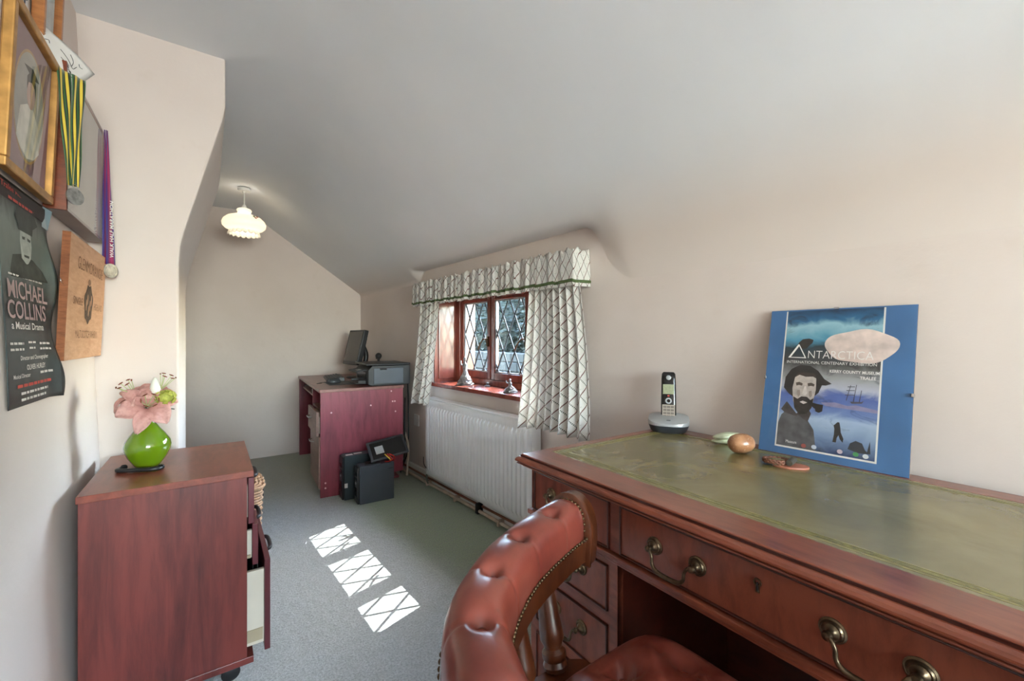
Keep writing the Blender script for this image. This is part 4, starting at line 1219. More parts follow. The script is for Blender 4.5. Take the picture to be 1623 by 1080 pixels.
# printer
pr = thing('inkjet_printer', 'black and grey inkjet printer on the corner of the computer desk', 'printer', wd(0.335, 0.055, CZ + 0.0003), math.radians(-3))
bm = bmesh.new()
prism(bm, [(0.0, 0.012), (0.02, 0.0), (0.315, 0.0), (0.32, 0.01), (0.32, 0.145), (0.305, 0.150), (0.03, 0.150), (0.0, 0.115)], lambda a, b, t: (a, t, b), 0.0, 0.40)
pb = mesh('printer_body', bm, BLACK, pr, bev=0.004)
mesh('side_panel', B(0.04, 0.265, -0.004, 0.003, 0.012, 0.132), STEEL, pb, bev=0.003)
mesh('side_grip', B(0.085, 0.135, -0.0055, -0.003, 0.118, 0.128), BLACKG, pb, bev=0.001)
mesh('scanner_lid', B(-0.012, 0.325, 0.003, 0.397, 0.151, 0.166), BLACK, pr, bev=0.005)
bm = bmesh.new(); box(bm, -0.085, 0.0, 0.06, 0.34, -0.004, 0.004); bm.transform(Matrix.Translation((0.01, 0, 0.118)) @ Matrix.Rotation(math.radians(-10), 4, 'Y'))
mesh('control_panel', bm, DGREY, pr, bev=0.003)
bm = bmesh.new(); box(bm, -0.06, -0.03, 0.12, 0.20, 0.0042, 0.0052); bm.transform(Matrix.Translation((0.01, 0, 0.118)) @ Matrix.Rotation(math.radians(-10), 4, 'Y'))
mesh('display', bm, SILVER, pr)
mesh('output_slot', B(-0.004, 0.004, 0.06, 0.34, 0.045, 0.10), BLACKG, pr)
bm = bmesh.new(); box(bm, -0.075, 0.0, 0.07, 0.33, 0.012, 0.020); box(bm, -0.055, 0.0, 0.075, 0.085, 0.020, 0.036); box(bm, -0.055, 0.0, 0.315, 0.325, 0.020, 0.036)
mesh('paper_tray', bm, BLACK, pr, bev=0.002)

# keyboard, mouse mat, mouse
kb = thing('keyboard', 'black computer keyboard lying in front of the monitor', 'keyboard', wd(0.215, 0.78, CZ + 0.0003), math.radians(-98))
bm = bmesh.new(); prism(bm, [(-0.07, 0.0), (0.07, 0.0), (0.07, 0.030), (0.055, 0.030), (-0.07, 0.014)], lambda a, b, t: (t, a, b), -0.21, 0.21); mesh('key_deck', bm, BLACK, kb, bev=0.003)
key0 = None
for r in range(5):
    for c in range(18):
        if key0 is None:
            key0 = mesh('key', B(-0.009, 0.009, -0.0085, 0.0085, 0.0, 0.006), DGREY, kb, bev=0.0015, seg=1); o = key0
        else:
            o = key0.copy(); C.objects.link(o); o.parent = kb
        o.location = (-0.19 + c * 0.0223, -0.052 + r * 0.022, 0.0165 + r * 0.0029)
mm = tag(mesh('mouse_mat', B(-0.10, 0.10, -0.14, 0.14, 0, 0.004), BLACK, bev=0.0015), 'black mouse mat on the computer desk in front of the printer', 'mouse mat')
mm.location = wd(0.20, 0.40, CZ + 0.0003); mm.rotation_euler = (0, 0, math.radians(-3))
ms_ = thing('computer_mouse', 'dark computer mouse resting on the black mouse mat', 'mouse', wd(0.155, 0.42, CZ + 0.0046), math.radians(-94))
bm = bmesh.new(); rings = []
for f in range(9):
    z = 0.036 * math.sin(f / 8 * PI / 2); sc = math.cos(f / 8 * PI / 2) ** 0.55 if f < 8 else 0.02
    rings.append([(0.030 * math.cos(a) * sc, 0.055 * math.sin(a) * sc, z) for a in [2 * PI * i / 24 for i in range(24)]])
ring_loft(bm, rings); mesh('shell', bm, DGREY, ms_, smooth=180)
mesh('scroll_wheel', B(-0.003, 0.003, -0.036, -0.022, 0.024, 0.034), BLACK, ms_, bev=0.002)
bm = bmesh.new(); tube(bm, spline([(0, -0.054, 0.008), (0.01, -0.10, 0.004), (0.06, -0.13, 0.004), (0.12, -0.10, 0.012)], 6), 0.002, 6); mesh('cable', bm, BLACK, ms_, smooth=60)
wc = thing('desk_webcam', 'small black webcam standing behind the printer', 'webcam', wd(0.545, 0.56, CZ + 0.0003), math.radians(-93))
bm = bmesh.new(); lathe(bm, [(0.04, 0), (0.04, 0.006), (0.012, 0.02), (0.010, 0.17), (0.012, 0.18)], n=18); mesh('stalk', bm, BLACK, wc, smooth=40)
bm = bmesh.new(); lathe(bm, [(0.002, -0.03), (0.022, -0.026), (0.027, 0.0), (0.022, 0.02), (0.002, 0.026)], (0.0, 0, 0.205), 18, 'x'); mesh('camera_head', bm, BLACK, wc, smooth=60)
mesh('side_arm', B(-0.06, -0.03, -0.012, 0.03, 0.175, 0.215), BLACK, wc, bev=0.008)

# ------------------------------------------------------------------ computer towers on the floor
def tower(name, label, loc, rz, L, W, H, mat, front):
    t = thing(name, label, 'computer', loc, rz, 'computer towers on the floor')
    c = mesh('case', B(0.014, L, 0, W, 0, H), mat, t, bev=0.004)
    f = mesh('front_panel', B(0.0, 0.014, 0.002, W - 0.002, 0.004, H - 0.004), front, t, bev=0.006)
    mesh('drive_bay', B(-0.002, 0.002, 0.018, W - 0.02, H * 0.62, H * 0.68), BLACKG, f)
    mesh('drive_bay', B(-0.002, 0.002, 0.018, W - 0.02, H * 0.74, H * 0.82), BLACKG, f)
    mesh('port_cover', B(-0.002, 0.002, 0.03, W - 0.03, H * 0.20, H * 0.42), BLACKG, f)
    bm = bmesh.new(); lathe(bm, [(0.008, 0), (0.008, -0.003), (0.005, -0.004), (0.0005, -0.004)], (0.0, W / 2, H * 0.54), 14, 'x'); mesh('power_button', bm, SILVER, f, smooth=40)
    return t, c
t1, c1 = tower('computer_tower', 'slim grey computer tower nearest the camera beneath the upturned screen', (0.785, 2.865, 0.0), math.radians(-2), 0.245, 0.095, 0.253, STEEL, BLACK)
mesh('side_latch', B(0.20, 0.235, -0.0015, 0.002, 0.212, 0.216), BLACK, c1)
t2, c2 = tower('computer_tower', 'slim black computer tower close against the computer desk side', (0.722, 3.005, 0.0), math.radians(-2), 0.34, 0.095, 0.30, TEALB, BLACK)
mesh('paper_label', B(0.03, 0.075, 0.02, 0.05, 0.2995, 0.3008), PAPER, c2)
mesh('paper_label', B(0.085, 0.14, 0.035, 0.06, 0.2995, 0.3008), PAPER, c2)
mesh('paper_label', B(0.015, 0.035, -0.0012, 0.001, 0.085, 0.115), PAPER, c2)
sc = thing('upturned_screen', 'small black screen unit with coloured wires lying tilted on the grey computer tower', 'screen', (0.90, 2.912, 0.2535), math.radians(-6))
T2 = Matrix.Translation((0.10, 0.0, 0.085)) @ Matrix.Rotation(math.radians(-9), 4, 'Y') @ Matrix.Rotation(math.radians(42), 4, 'X')
bm = bmesh.new(); box(bm, -0.13, 0.13, -0.075, 0.085, -0.008, 0.010); bm.transform(T2); sbk = mesh('screen_casing', bm, DGREY, sc, bev=0.008)
bm = bmesh.new(); box(bm, -0.112, 0.112, -0.062, 0.066, 0.0095, 0.0112); bm.transform(T2); mesh('rear_recess', bm, BLACKG, sbk)
bm = bmesh.new(); box(bm, -0.085, -0.03, -0.030, 0.030, 0.0108, 0.0125); bm.transform(T2); mesh('rating_label', bm, SILVER, sbk)
bm = bmesh.new(); tube(bm, spline([(0.045, 0.0, 0.05), (0.02, -0.012, 0.032), (-0.01, -0.015, 0.012), (-0.02, -0.02, 0.004)], 6), 0.011, 8); box(bm, -0.05, 0.04, -0.042, 0.03, 0.0, 0.007); mesh('stand', bm, BLACK, sc, smooth=30)
for k, (col, pts) in enumerate((('#C9A22A', [(0.07, -0.045, 0.060), (0.09, -0.075, 0.040), (0.105, -0.065, 0.018), (0.11, -0.03, 0.006)]), ('#B4281E', [(0.10, -0.045, 0.058), (0.125, -0.075, 0.046), (0.13, -0.06, 0.022), (0.122, -0.03, 0.006)]), ('#B4281E', [(0.085, -0.045, 0.060), (0.11, -0.078, 0.032), (0.095, -0.065, 0.014), (0.075, -0.03, 0.006)]))):
    bm = bmesh.new(); tube(bm, spline(pts, 6), 0.0042, 8); mesh('wire', bm, plain('wire_' + col[1:], col, 0.45), sc, smooth=60)

# ------------------------------------------------------------------ filing cabinet with open drawers
fc = thing('filing_cabinet', 'dark red wood-effect filing cabinet on wheels with its drawers ajar', 'cabinet', (-0.295, 1.583, 0), 0)
FW, FD, FT = 0.375, 0.475, 0.68          # x, y, top
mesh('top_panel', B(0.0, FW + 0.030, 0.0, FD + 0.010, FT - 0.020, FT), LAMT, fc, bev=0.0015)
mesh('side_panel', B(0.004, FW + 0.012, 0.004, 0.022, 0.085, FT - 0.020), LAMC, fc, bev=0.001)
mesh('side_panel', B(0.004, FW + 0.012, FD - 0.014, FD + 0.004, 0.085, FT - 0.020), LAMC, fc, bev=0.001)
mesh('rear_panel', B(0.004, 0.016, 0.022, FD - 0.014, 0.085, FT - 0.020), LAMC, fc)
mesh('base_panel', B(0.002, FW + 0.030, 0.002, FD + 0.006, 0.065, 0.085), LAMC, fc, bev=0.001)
mesh('drawer_rail', B(FW - 0.02, FW, 0.022, FD - 0.014, 0.498, 0.506), CREAM, fc)
DRM = plain('drawer_front_laminate', '#5A2028', 0.4, var=0.2, scale=6)
for k, (z0, z1, x, cz0, cz1) in enumerate(((0.512, 0.658, 0.015, 0.525, 0.628), (0.378, 0.508, 0.026, 0.392, 0.480), (0.092, 0.386, 0.060, 0.105, 0.345))):
    xf = FW + x
    d = mesh('drawer', B(xf, xf + 0.016, -0.002, FD + 0.006, z0, z1), DRM, fc, bev=0.0015)
    bm = bmesh.new()
    box(bm, xf - 0.33, xf, 0.026, 0.038, cz0, cz1); box(bm, xf - 0.33, xf, FD - 0.030, FD - 0.018, cz0, cz1)
    box(bm, xf - 0.33, xf - 0.318, 0.038, FD - 0.030, cz0, cz1); box(bm, xf - 0.318, xf, 0.038, FD - 0.030, cz0, cz0 + 0.008)
    mesh('drawer_box', bm, CREAM, d)
    mesh('drawer_runner', B(xf - 0.33, xf - 0.003, 0.022, 0.0262, cz0 + (0.0 if k < 2 else 0.012), cz0 + (0.010 if k < 2 else 0.05)), plain('runner', '#B7A88C', 0.4, 0.3), d)
    if k != 1 or True:
        bm = bmesh.new()
        yc, zc = FD * 0.5, z1 - 0.045
        tube(bm, spline([(xf + 0.014, yc - 0.06, zc), (xf + 0.030, yc - 0.055, zc), (xf + 0.036, yc - 0.03, zc), (xf + 0.036, yc + 0.03, zc), (xf + 0.030, yc + 0.055, zc), (xf + 0.014, yc + 0.06, zc)], 5), 0.007, 8)
        mesh('handle', bm, BLACK, d, smooth=60)
for (x, y) in ((0.06, 0.06), (FW - 0.03, 0.06), (0.06, FD - 0.06), (FW - 0.03, FD - 0.06)):
    bm = bmesh.new(); lathe(bm, [(0.018, -0.018), (0.026, -0.013), (0.026, 0.013), (0.018, 0.018)], (x, y, 0.0265), 20, 'y'); box(bm, x - 0.015, x + 0.015, y - 0.006, y + 0.006, 0.03, 0.066)
    mesh('caster', bm, BLACK, fc, smooth=40)
FILE = [DGREY, BLACK, plain('file_grey', '#55585A', 0.6), BLACK, DGREY, plain('file_blue', '#3C4658', 0.6)]
for k in range(6):
    f = tag(mesh('hanging_file', B(-0.0012, 0.0012, -0.18, 0.18, -0.12, 0.13), FILE[k], bev=0.0008), 'dark hanging file %s' % ['at the drawer front of the open bottom cabinet drawer', 'second from the front in the open bottom cabinet drawer', 'third from the front in the open bottom cabinet drawer', 'fourth from the front in the open bottom cabinet drawer', 'fifth from the front in the open bottom cabinet drawer', 'furthest back in the open bottom cabinet drawer'][k], 'file', 'hanging files in the bottom drawer')
    f.location = (-0.295 + FW + 0.045 - k * 0.017, 1.583 + FD / 2 + 0.002, 0.240 - 0.004 * (k % 3)); f.rotation_euler = (0, math.radians(2 * (k % 2)), 0)

# ------------------------------------------------------------------ vase with flowers, loose handle
VX, VY = -0.172, 1.835
va = thing('green_vase', 'bulbous glossy lime green glass vase on the filing cabinet', 'vase', (VX, VY, FT + 0.0003))
def m_vase():
    k = Nodes('lime_glass'); k.color(lin('#62800F')); k.set(0.05, 0, 0.6, 0.6, 0.03)
    k.b.inputs['Subsurface Weight'].default_value = 0.15
    return k.m
bm = bmesh.new()
lathe(bm, [(0.028, 0.0), (0.032, 0.002), (0.038, 0.012), (0.052, 0.035), (0.0595, 0.056), (0.0615, 0.070), (0.058, 0.086), (0.046, 0.106), (0.031, 0.126), (0.021, 0.142), (0.0175, 0.155), (0.020, 0.165), (0.017, 0.165), (0.0145, 0.154), (0.017, 0.14)], n=44, cap=False)
mesh('vase_body', bm, m_vase(), va, smooth=180)
bm = bmesh.new(); lathe(bm, [(0.0005, 0.001), (0.0285, 0.001), (0.0285, 0.003)], n=30, cap=False); mesh('vase_foot', bm, plain('dark_green_glass', '#2C4A10', 0.1), va, smooth=40)
def m_petal():
    k = Nodes('lily_petal'); v = k.coord()
    tc = k.n('ShaderNodeTexCoord'); sp = k.n('ShaderNodeSeparateXYZ'); k.l(tc.outputs['UV'], sp.inputs[0])
    c = k.ramp(sp.outputs[1], [(0.0, lin('#C98E86')), (0.5, lin('#DDA9A0')), (1.0, lin('#E6BDB4'))])
    st = k.n('ShaderNodeTexNoise'); st.inputs['Scale'].default_value = 90; k.l(v, st.inputs['Vector'])
    c = k.mix(k.ramp(st.outputs[0], [(0.35, (0.35, 0.35, 0.35, 1)), (0.55, (0, 0, 0, 1))]), c, lin('#B87870'))
    k.color(c); k.set(0.6, 0, 0.3)
    tl = k.n('ShaderNodeBsdfTranslucent'); k.l(c, tl.inputs[0])
    mx = k.n('ShaderNodeMixShader'); mx.inputs[0].default_value = 0.3
    k.l(k.b.outputs[0], mx.inputs[1]); k.l(tl.outputs[0], mx.inputs[2]); k.l(mx.outputs[0], k.t.nodes['Material Output'].inputs[0])
    return k.m
PETAL = m_petal()
STEMG = plain('stem_green', '#4A5A2A', 0.6)
def petal(parent, ang, L, W, rise0, droop, seed):
    rnd = random.Random(seed)
    ww = rnd.uniform(0, 6)
    def fn(u, v):
        w = W * (math.sin(PI * min(1, v * 0.86 + 0.10)) ** 0.85)
        x = (u - 0.5) * 2 * w
        r = 0.006 + L * v * (1 - 0.12 * v)
        z = L * (rise0 * v - droop * v * v) + 0.16 * x * x / W + 0.006 * v * math.sin(u * 9 + ww + 6 * v)
        return (r * math.cos(ang) - x * math.sin(ang), r * math.sin(ang) + x * math.cos(ang), z)
    bm = bmesh.new(); grid(bm, 10, 14, fn, lambda u, v: (u, v))
    return mesh('petal', bm, PETAL, parent, smooth=180, solid=0.0012)
def lily(label, loc, tilt, az, L, n, seed, opens=1.0):
    t = thing('lily_flower', label, 'flower', loc, group='pink lilies in the green vase')
    t.rotation_euler = (tilt, 0, az)
    for i in range(n):
        petal(t, 2 * PI * i / n + 0.2, L * (1 - 0.12 * (i % 2)), L * (0.26 + 0.10 * (i % 2)), 0.75, 0.95 * opens, seed + i)
    for i in range(6):
        a = 2 * PI * i / 6
        e = Vector((0.022 * math.cos(a), 0.022 * math.sin(a), 0.055))
        bm = bmesh.new(); tube(bm, spline([(0, 0, 0.002), e * 0.55, e], 4), 0.0012, 6); fl = mesh('stamen', bm, plain('stamen_green', '#B9C08A', 0.6), t, smooth=60)
        bm = bmesh.new(); tube(bm, [e + Vector((-0.007 * math.sin(a), 0.007 * math.cos(a), 0)), e, e - Vector((-0.007 * math.sin(a), 0.007 * math.cos(a), 0))], [0.0012, 0.0024, 0.0012], 6); mesh('anther', bm, plain('anther_brown', '#7A3E28', 0.8), fl, smooth=60)
    bm = bmesh.new(); d = Vector((VX, VY, FT + 0.10)) - Vector(loc)
    M_ = (Matrix.Rotation(az, 4, 'Z') @ Matrix.Rotation(tilt, 4, 'X')).inverted().to_3x3()
    tube(bm, spline([(0, 0, 0.004), (0, 0, -0.02), M_ @ (d * 0.55), M_ @ d], 5), 0.003, 8); mesh('stem', bm, STEMG, t, smooth=60)
    return t
lily('wide open pink lily facing forward, lowest in the green vase', (VX + 0.000, VY - 0.022, FT + 0.200), math.radians(62), math.radians(14), 0.092, 6, 11)
lily('pink lily turned to the wall side at the upper edge of the vase', (VX - 0.030, VY + 0.012, FT + 0.232), math.radians(36), math.radians(-62), 0.074, 6, 31)
lily('small half-hidden pink lily behind the white bud', (VX + 0.030, VY + 0.030, FT + 0.245), math.radians(24), math.radians(70), 0.050, 6, 51)
bd = thing('lily_bud', 'closed white lily bud standing upright above the green vase', 'flower bud', (VX + 0.018, VY + 0.004, FT + 0.205))
bm = bmesh.new(); lathe(bm, [(0.003, 0.0), (0.011, 0.010), (0.0155, 0.032), (0.014, 0.055), (0.009, 0.075), (0.004, 0.086), (0.0005, 0.088)], n=18); mesh('bud', bm, plain('bud_white', '#DDDCCF', 0.5, var=0.06), bd, smooth=180)
bm = bmesh.new(); tube(bm, spline([(0, 0, 0.004), (-0.008, 0, -0.03), (-0.018, -0.004, -0.10)], 5), 0.003, 8); mesh('stem', bm, STEMG, bd, smooth=60)
hy = thing('green_blossom', 'cluster of small yellow-green blossoms beside the white bud', 'flower', (VX + 0.046, VY - 0.010, FT + 0.205))
rnd = random.Random(5); GB = plain('lime_blossom', '#A6A848', 0.7, var=0.3, scale=80)
for i in range(46):
    u, w = rnd.uniform(-1, 1), rnd.uniform(0, 2 * PI); r = math.sqrt(1 - u * u)
    c = Vector((0.027 * r * math.cos(w), 0.024 * r * math.sin(w), 0.020 + 0.022 * u))
    bm = bmesh.new(); lathe(bm, [(0.0005, -0.004), (0.0055, -0.001), (0.0075, 0.003), (0.003, 0.0035), (0.0005, 0.002)], n=7)
    bm.transform(Matrix.Translation(c) @ Vector((r * math.cos(w), r * math.sin(w), u)).to_track_quat('Z', 'Y').to_matrix().to_4x4())
    mesh('floret', bm, GB, hy, smooth=50)
bm = bmesh.new(); tube(bm, spline([(0, 0, 0.02), (-0.012, 0, -0.03), (-0.046, 0.008, -0.10)], 5), 0.003, 8); mesh('stem', bm, STEMG, hy, smooth=60)
bm = bmesh.new(); lathe(bm, [(0.0005, 0.002), (0.018, 0.008), (0.022, 0.020), (0.016, 0.034), (0.0005, 0.040)], n=14); mesh('blossom_core', bm, GB, hy, smooth=180)
lf = thing('leaf_sprig', 'dark green leaf poking out under the lily petals', 'leaf', (VX + 0.02, VY - 0.002, FT + 0.165))
bm = bmesh.new(); grid(bm, 4, 8, lambda u, v: (0.05 * v, -0.010 - (u - 0.5) * 0.022 * math.sin(PI * v), 0.02 * math.sin(v * 2) + 0.004 * abs(u - 0.5))); mesh('blade', bm, plain('leaf_green', '#2E3A22', 0.5), lf, smooth=180, solid=0.001)
bm = bmesh.new(); tube(bm, [(0.0, -0.010, 0.0), (-0.02, 0.0, -0.06)], 0.002, 6); mesh('stem', bm, STEMG, lf, smooth=60)

lh = thing('loose_handle', 'loose black bow handle lying in front of the green vase', 'handle', (-0.190, 1.775, FT + 0.0003), math.radians(-28))
bm = bmesh.new(); tube(bm, spline([(-0.058, 0.024, 0.007), (-0.060, 0.006, 0.007), (-0.050, -0.006, 0.008), (-0.02, -0.009, 0.008), (0.03, -0.007, 0.008), (0.052, 0.002, 0.008), (0.056, 0.016, 0.007)], 6), 0.0075, 10, flat=0.9)
mesh('bar', bm, BLACK, lh, smooth=60)
for x, y in ((-0.058, 0.026), (0.056, 0.018)):
    bm = bmesh.new(); lathe(bm, [(0.0085, -0.003), (0.0085, 0.003)], (x, y, 0.0087), 12, 'y'); mesh('screw_boss', bm, BLACK, lh, smooth=40)

# ------------------------------------------------------------------ wicker hamper
wb = thing('wicker_hamper', 'small wicker hamper with lid standing behind the filing cabinet', 'basket', (0.070, 2.34, 0), 0)
WICK = plain('wicker', '#B08B6A', 0.6, var=0.35, scale=70)
BX, BY, BH = 0.120, 0.125, 0.42
def rrect(w, d, n):
    out = []
    for i in range(n):
        a = 2 * PI * i / n; c, s = math.cos(a), math.sin(a); r = (abs(c) ** 5 + abs(s) ** 5) ** (-0.2)
        out.append((w * c * r, d * s * r))
    return out
bm = bmesh.new(); NW = 64
for k in range(34):
    z = 0.006 + k * (BH - 0.01) / 34; g = 0.86 + 0.14 * z / BH
    pts = []
    for i, (x, y) in enumerate(rrect(BX * g, BY * g, NW)):
        e = 1 + (0.028 if (i // 2 + k) % 2 else -0.012); pts.append((x * e, y * e, z))
    tube(bm, pts + pts[:1], 0.0062, 5, cap=False)
tag(mesh('wicker_weave', bm, WICK, wb, smooth=60), kind='stuff')
bm = bmesh.new(); ring_loft(bm, [[(x * g, y * g, z) for x, y in rrect(BX * 0.985, BY * 0.985, 40)] for g, z in ((0.86, 0.004), (1.0, BH - 0.006))]); mesh('liner', bm, plain('liner_cloth', '#8E7458', 0.8), wb)
bm = bmesh.new()
for k in range(9):
    g = 1.06 * (1 - k / 9.0); z = BH + 0.004 + 0.020 * math.sin(k / 9 * PI / 2)
    pts = [(x * (1 + (0.02 if (i // 2 + k) % 2 else -0.02)), y, z + (0.003 if (i // 2 + k) % 2 else 0)) for i, (x, y) in enumerate(rrect(BX * g, BY * g, NW))]
    tube(bm, pts + pts[:1], 0.0075, 5, cap=False)
ld = tag(mesh('lid_weave', bm, WICK, wb, smooth=60), kind='stuff')
bm = bmesh.new(); ring_loft(bm, [[(x * g, y * g, z) for x, y in rrect(BX, BY, 40)] for g, z in ((1.04, BH), (1.0, BH + 0.008), (0.3, BH + 0.020))]); mesh('lid_board', bm, WICK, wb)
mesh('strap', B(BX + 0.004, BX + 0.012, -0.02, 0.004, BH - 0.07, BH + 0.012), plain('strap_leather', '#3E3430', 0.6), wb, bev=0.002)

# ------------------------------------------------------------------ left wall: pictures, medals, plaque
def ply(origin, name, label, cat, lean, yaw=0.0, group=None):
    return frame_thing(name, label, cat, origin, (yaw, 1, 0), (lean, 0, 1), group)
# gilt framed portrait
gp = ply((-0.352, 1.285, 1.452), 'gilt_picture_frame', 'gilt framed oval portrait hanging foremost on the wall above the musical poster', 'picture frame', 0.04)
GW, GH = 0.315, 0.365
fw = 0.020
for (x0, x1, y0, y1) in ((0, GW, 0, fw), (0, GW, GH - fw, GH), (0, fw, fw, GH - fw), (GW - fw, GW, fw, GH - fw)):
    b = mesh('frame_bar', B(x0, x1, y0, y1, -0.004, 0.014), GOLD, gp, bev=0.003)
mesh('backing', B(0.004, GW - 0.004, 0.004, GH - 0.004, -0.006, -0.001), plain('brown_card', '#6A4A34', 0.8), gp)
flat(gp, 'mauve_mount', [(fw, fw), (GW - fw, fw), (GW - fw, GH - fw), (fw, GH - fw)], 0.001, plain('mauve_mount', '#8E6A70', 0.7))
flat(gp, 'oval_gilt_line', ell(GW / 2, GH / 2, 0.098, 0.128, 40), 0.0014, GOLD)
flat(gp, 'portrait_ground', ell(GW / 2, GH / 2, 0.093, 0.122, 40), 0.0018, plain('portrait_ground', '#A8A49C', 0.7, var=0.25, scale=10))
def clip_low(pts): return pts
flat(gp, 'portrait_gown', [(0.085, 0.095), (0.10, 0.165), (0.14, 0.185), (0.18, 0.185), (0.215, 0.160), (0.232, 0.10), (0.20, 0.075), (0.155, 0.064), (0.11, 0.078)], 0.0022, plain('portrait_gown', '#D9D4C8', 0.7, var=0.2, scale=25))
flat(gp, 'portrait_face', ell(0.158, 0.215, 0.026, 0.035, 24), 0.0025, plain('portrait_face', '#C9A696', 0.7))
flat(gp, 'portrait_hair', [(0.13, 0.215), (0.128, 0.245), (0.145, 0.262), (0.17, 0.262), (0.187, 0.245), (0.186, 0.215), (0.178, 0.235), (0.158, 0.242), (0.138, 0.235)], 0.0028, plain('portrait_hair', '#3A342E', 0.7))
flat(gp, 'portrait_cap', [(0.105, 0.262), (0.16, 0.275), (0.205, 0.262), (0.16, 0.250)], 0.0031, plain('portrait_cap', '#2E2C2C', 0.7))
mesh('glass', B(fw - 0.002, GW - fw + 0.002, fw - 0.002, GH - fw + 0.002, 0.005, 0.0065), PGLASS, gp)

# musical poster with a curled edge
mp_ = ply((-0.3440, 1.308, 0.952), 'musical_poster', 'dark curling paper poster for a musical drama pinned below the gilt frame', 'poster', -0.0384)
MW, MH = 0.320, 0.495
def curl(x, y, z=0.0):
    e = max(0, (x - 0.25) / 0.070)
    return (x + 0.006 * math.sin(y * 26) * e, y - 0.02 * e * e * 0.2, z + 0.0025 + e * e * (0.010 + 0.008 * math.sin(y * 24 + 0.6)) + 0.002 * math.sin(y * 11 + x * 5))
def m_mus():
    k = Nodes('poster_photo_print'); tc = k.n('ShaderNodeTexCoord'); sp = k.n('ShaderNodeSeparateXYZ'); k.l(tc.outputs['UV'], sp.inputs[0])
    nz = k.noise(tc.outputs['UV'], 6, 6, 0.6, 0.6)
    f = k.math('ADD', sp.outputs[1], k.math('MULTIPLY', k.math('SUBTRACT', nz, 0.5), 0.3))
    c = k.ramp(f, [(0.0, lin('#26282A')), (0.25, lin('#3A4446')), (0.45, lin('#2B3032')), (0.62, lin('#5E6A66')), (0.80, lin('#6F7A74')), (0.92, lin('#2E3230')), (1.0, lin('#1E2020'))])
    k.color(c); k.set(0.45); return k.m
bm = bmesh.new(); grid(bm, 30, 40, lambda u, v: curl(MW * u, MH * v), lambda u, v: (u, v)); mesh('sheet', bm, m_mus(), mp_, smooth=180, solid=0.0004)
def mflat(name, pts, z, mat):
    o = flat(mp_, name, pts, 0, mat)
    for v in o.data.vertices: v.co = curl(v.co.x, v.co.y, z)
    return o
CAPM = plain('print_cap', '#3E423E', 0.6, var=0.2, scale=40); SKM = plain('print_skin_grey', '#A8AEA6', 0.6, var=0.2, scale=40)
mflat('printed_uniform', [(0.06, 0.30), (0.08, 0.335), (0.14, 0.345), (0.21, 0.34), (0.27, 0.32), (0.29, 0.295), (0.06, 0.285)], 0.0006, plain('print_uniform', '#3A3E38', 0.6, var=0.3, scale=40))
mflat('printed_face', [(0.135, 0.335), (0.13, 0.375), (0.135, 0.405), (0.20, 0.405), (0.205, 0.37), (0.195, 0.34), (0.17, 0.322)], 0.0009, SKM)
mflat('printed_eye', [(0.142, 0.386), (0.162, 0.388), (0.160, 0.381), (0.145, 0.380)], 0.0012, CAPM); mflat('printed_eye', [(0.176, 0.388), (0.198, 0.386), (0.195, 0.380), (0.178, 0.381)], 0.0012, CAPM)
mflat('printed_mouth', [(0.15, 0.345), (0.185, 0.346), (0.183, 0.340), (0.152, 0.340)], 0.0012, CAPM)
mflat('printed_cap', [(0.10, 0.425), (0.12, 0.455), (0.16, 0.465), (0.22, 0.455), (0.25, 0.43), (0.215, 0.415), (0.21, 0.398), (0.12, 0.398), (0.118, 0.415)], 0.0013, CAPM)
RT_ = plain('print_red_text', '#C0483C', 0.6); WT_ = plain('print_pale_text', '#D6D4CE', 0.6, var=0.05); PK_ = plain('print_mauve_text', '#B49A98', 0.6, var=0.15)
mflat('printed_band', [(0.0, 0.452), (0.30, 0.452), (0.30, 0.488), (0.0, 0.488)], 0.0004, plain('print_band', '#2A2222', 0.6))
for (s_, x, y, w, h, m_) in (('Tralee Musical Society', 0.03, 0.470, 0.25, 0.016, RT_), (None, 0.07, 0.454, 0.20, 0.010, RT_), (None, 0.04, 0.287, 0.23, 0.006, WT_),
                            ('MICHAEL', 0.03, 0.238, 0.255, 0.040, PK_), ('COLLINS', 0.02, 0.193, 0.255, 0.040, PK_), ('a Musical Drama', 0.035, 0.170, 0.215, 0.016, WT_),
                            ('Director and Choreographer', 0.075, 0.098, 0.19, 0.013, WT_), ('OLIVER HURLEY', 0.11, 0.078, 0.13, 0.012, WT_), ('Musical Director', 0.03, 0.062, 0.10, 0.009, WT_), (None, 0.20, 0.064, 0.09, 0.009, WT_),
                            (None, 0.05, 0.040, 0.22, 0.011, RT_), (None, 0.07, 0.024, 0.18, 0.009, WT_), (None, 0.07, 0.010, 0.17, 0.009, WT_),
                            (None, 0.02, 0.135, 0.08, 0.008, WT_), (None, 0.13, 0.138, 0.05, 0.007, WT_), (None, 0.21, 0.135, 0.08, 0.008, WT_), (None, 0.02, 0.122, 0.08, 0.008, WT_), (None, 0.135, 0.125, 0.04, 0.007, WT_), (None, 0.21, 0.122, 0.08, 0.008, WT_)):
    if s_ is None:                                   # print too small to read: short ragged word strokes
        rq = random.Random(int(x * 1000 + y * 7000)); xx = x
        while xx < x + w - 0.004:
            wl = min(rq.uniform(0.012, 0.032), x + w - xx)
            mflat('small_print', [(xx, y + h * 0.1), (xx + wl, y + h * 0.1), (xx + wl, y + h * 0.7), (xx, y + h * 0.75)], 0.0016, m_)
            xx += wl + 0.005
        continue
    text(mp_, s_, x, y, w, h, 0.0016, m_, fn=curl, shear=0.0, bold=0.012)
mflat('sticky_tape', [(0.285, 0.44), (0.325, 0.44), (0.325, 0.493), (0.285, 0.493)], 0.0007, plain('tape_blue', '#8CA4AE', 0.3))

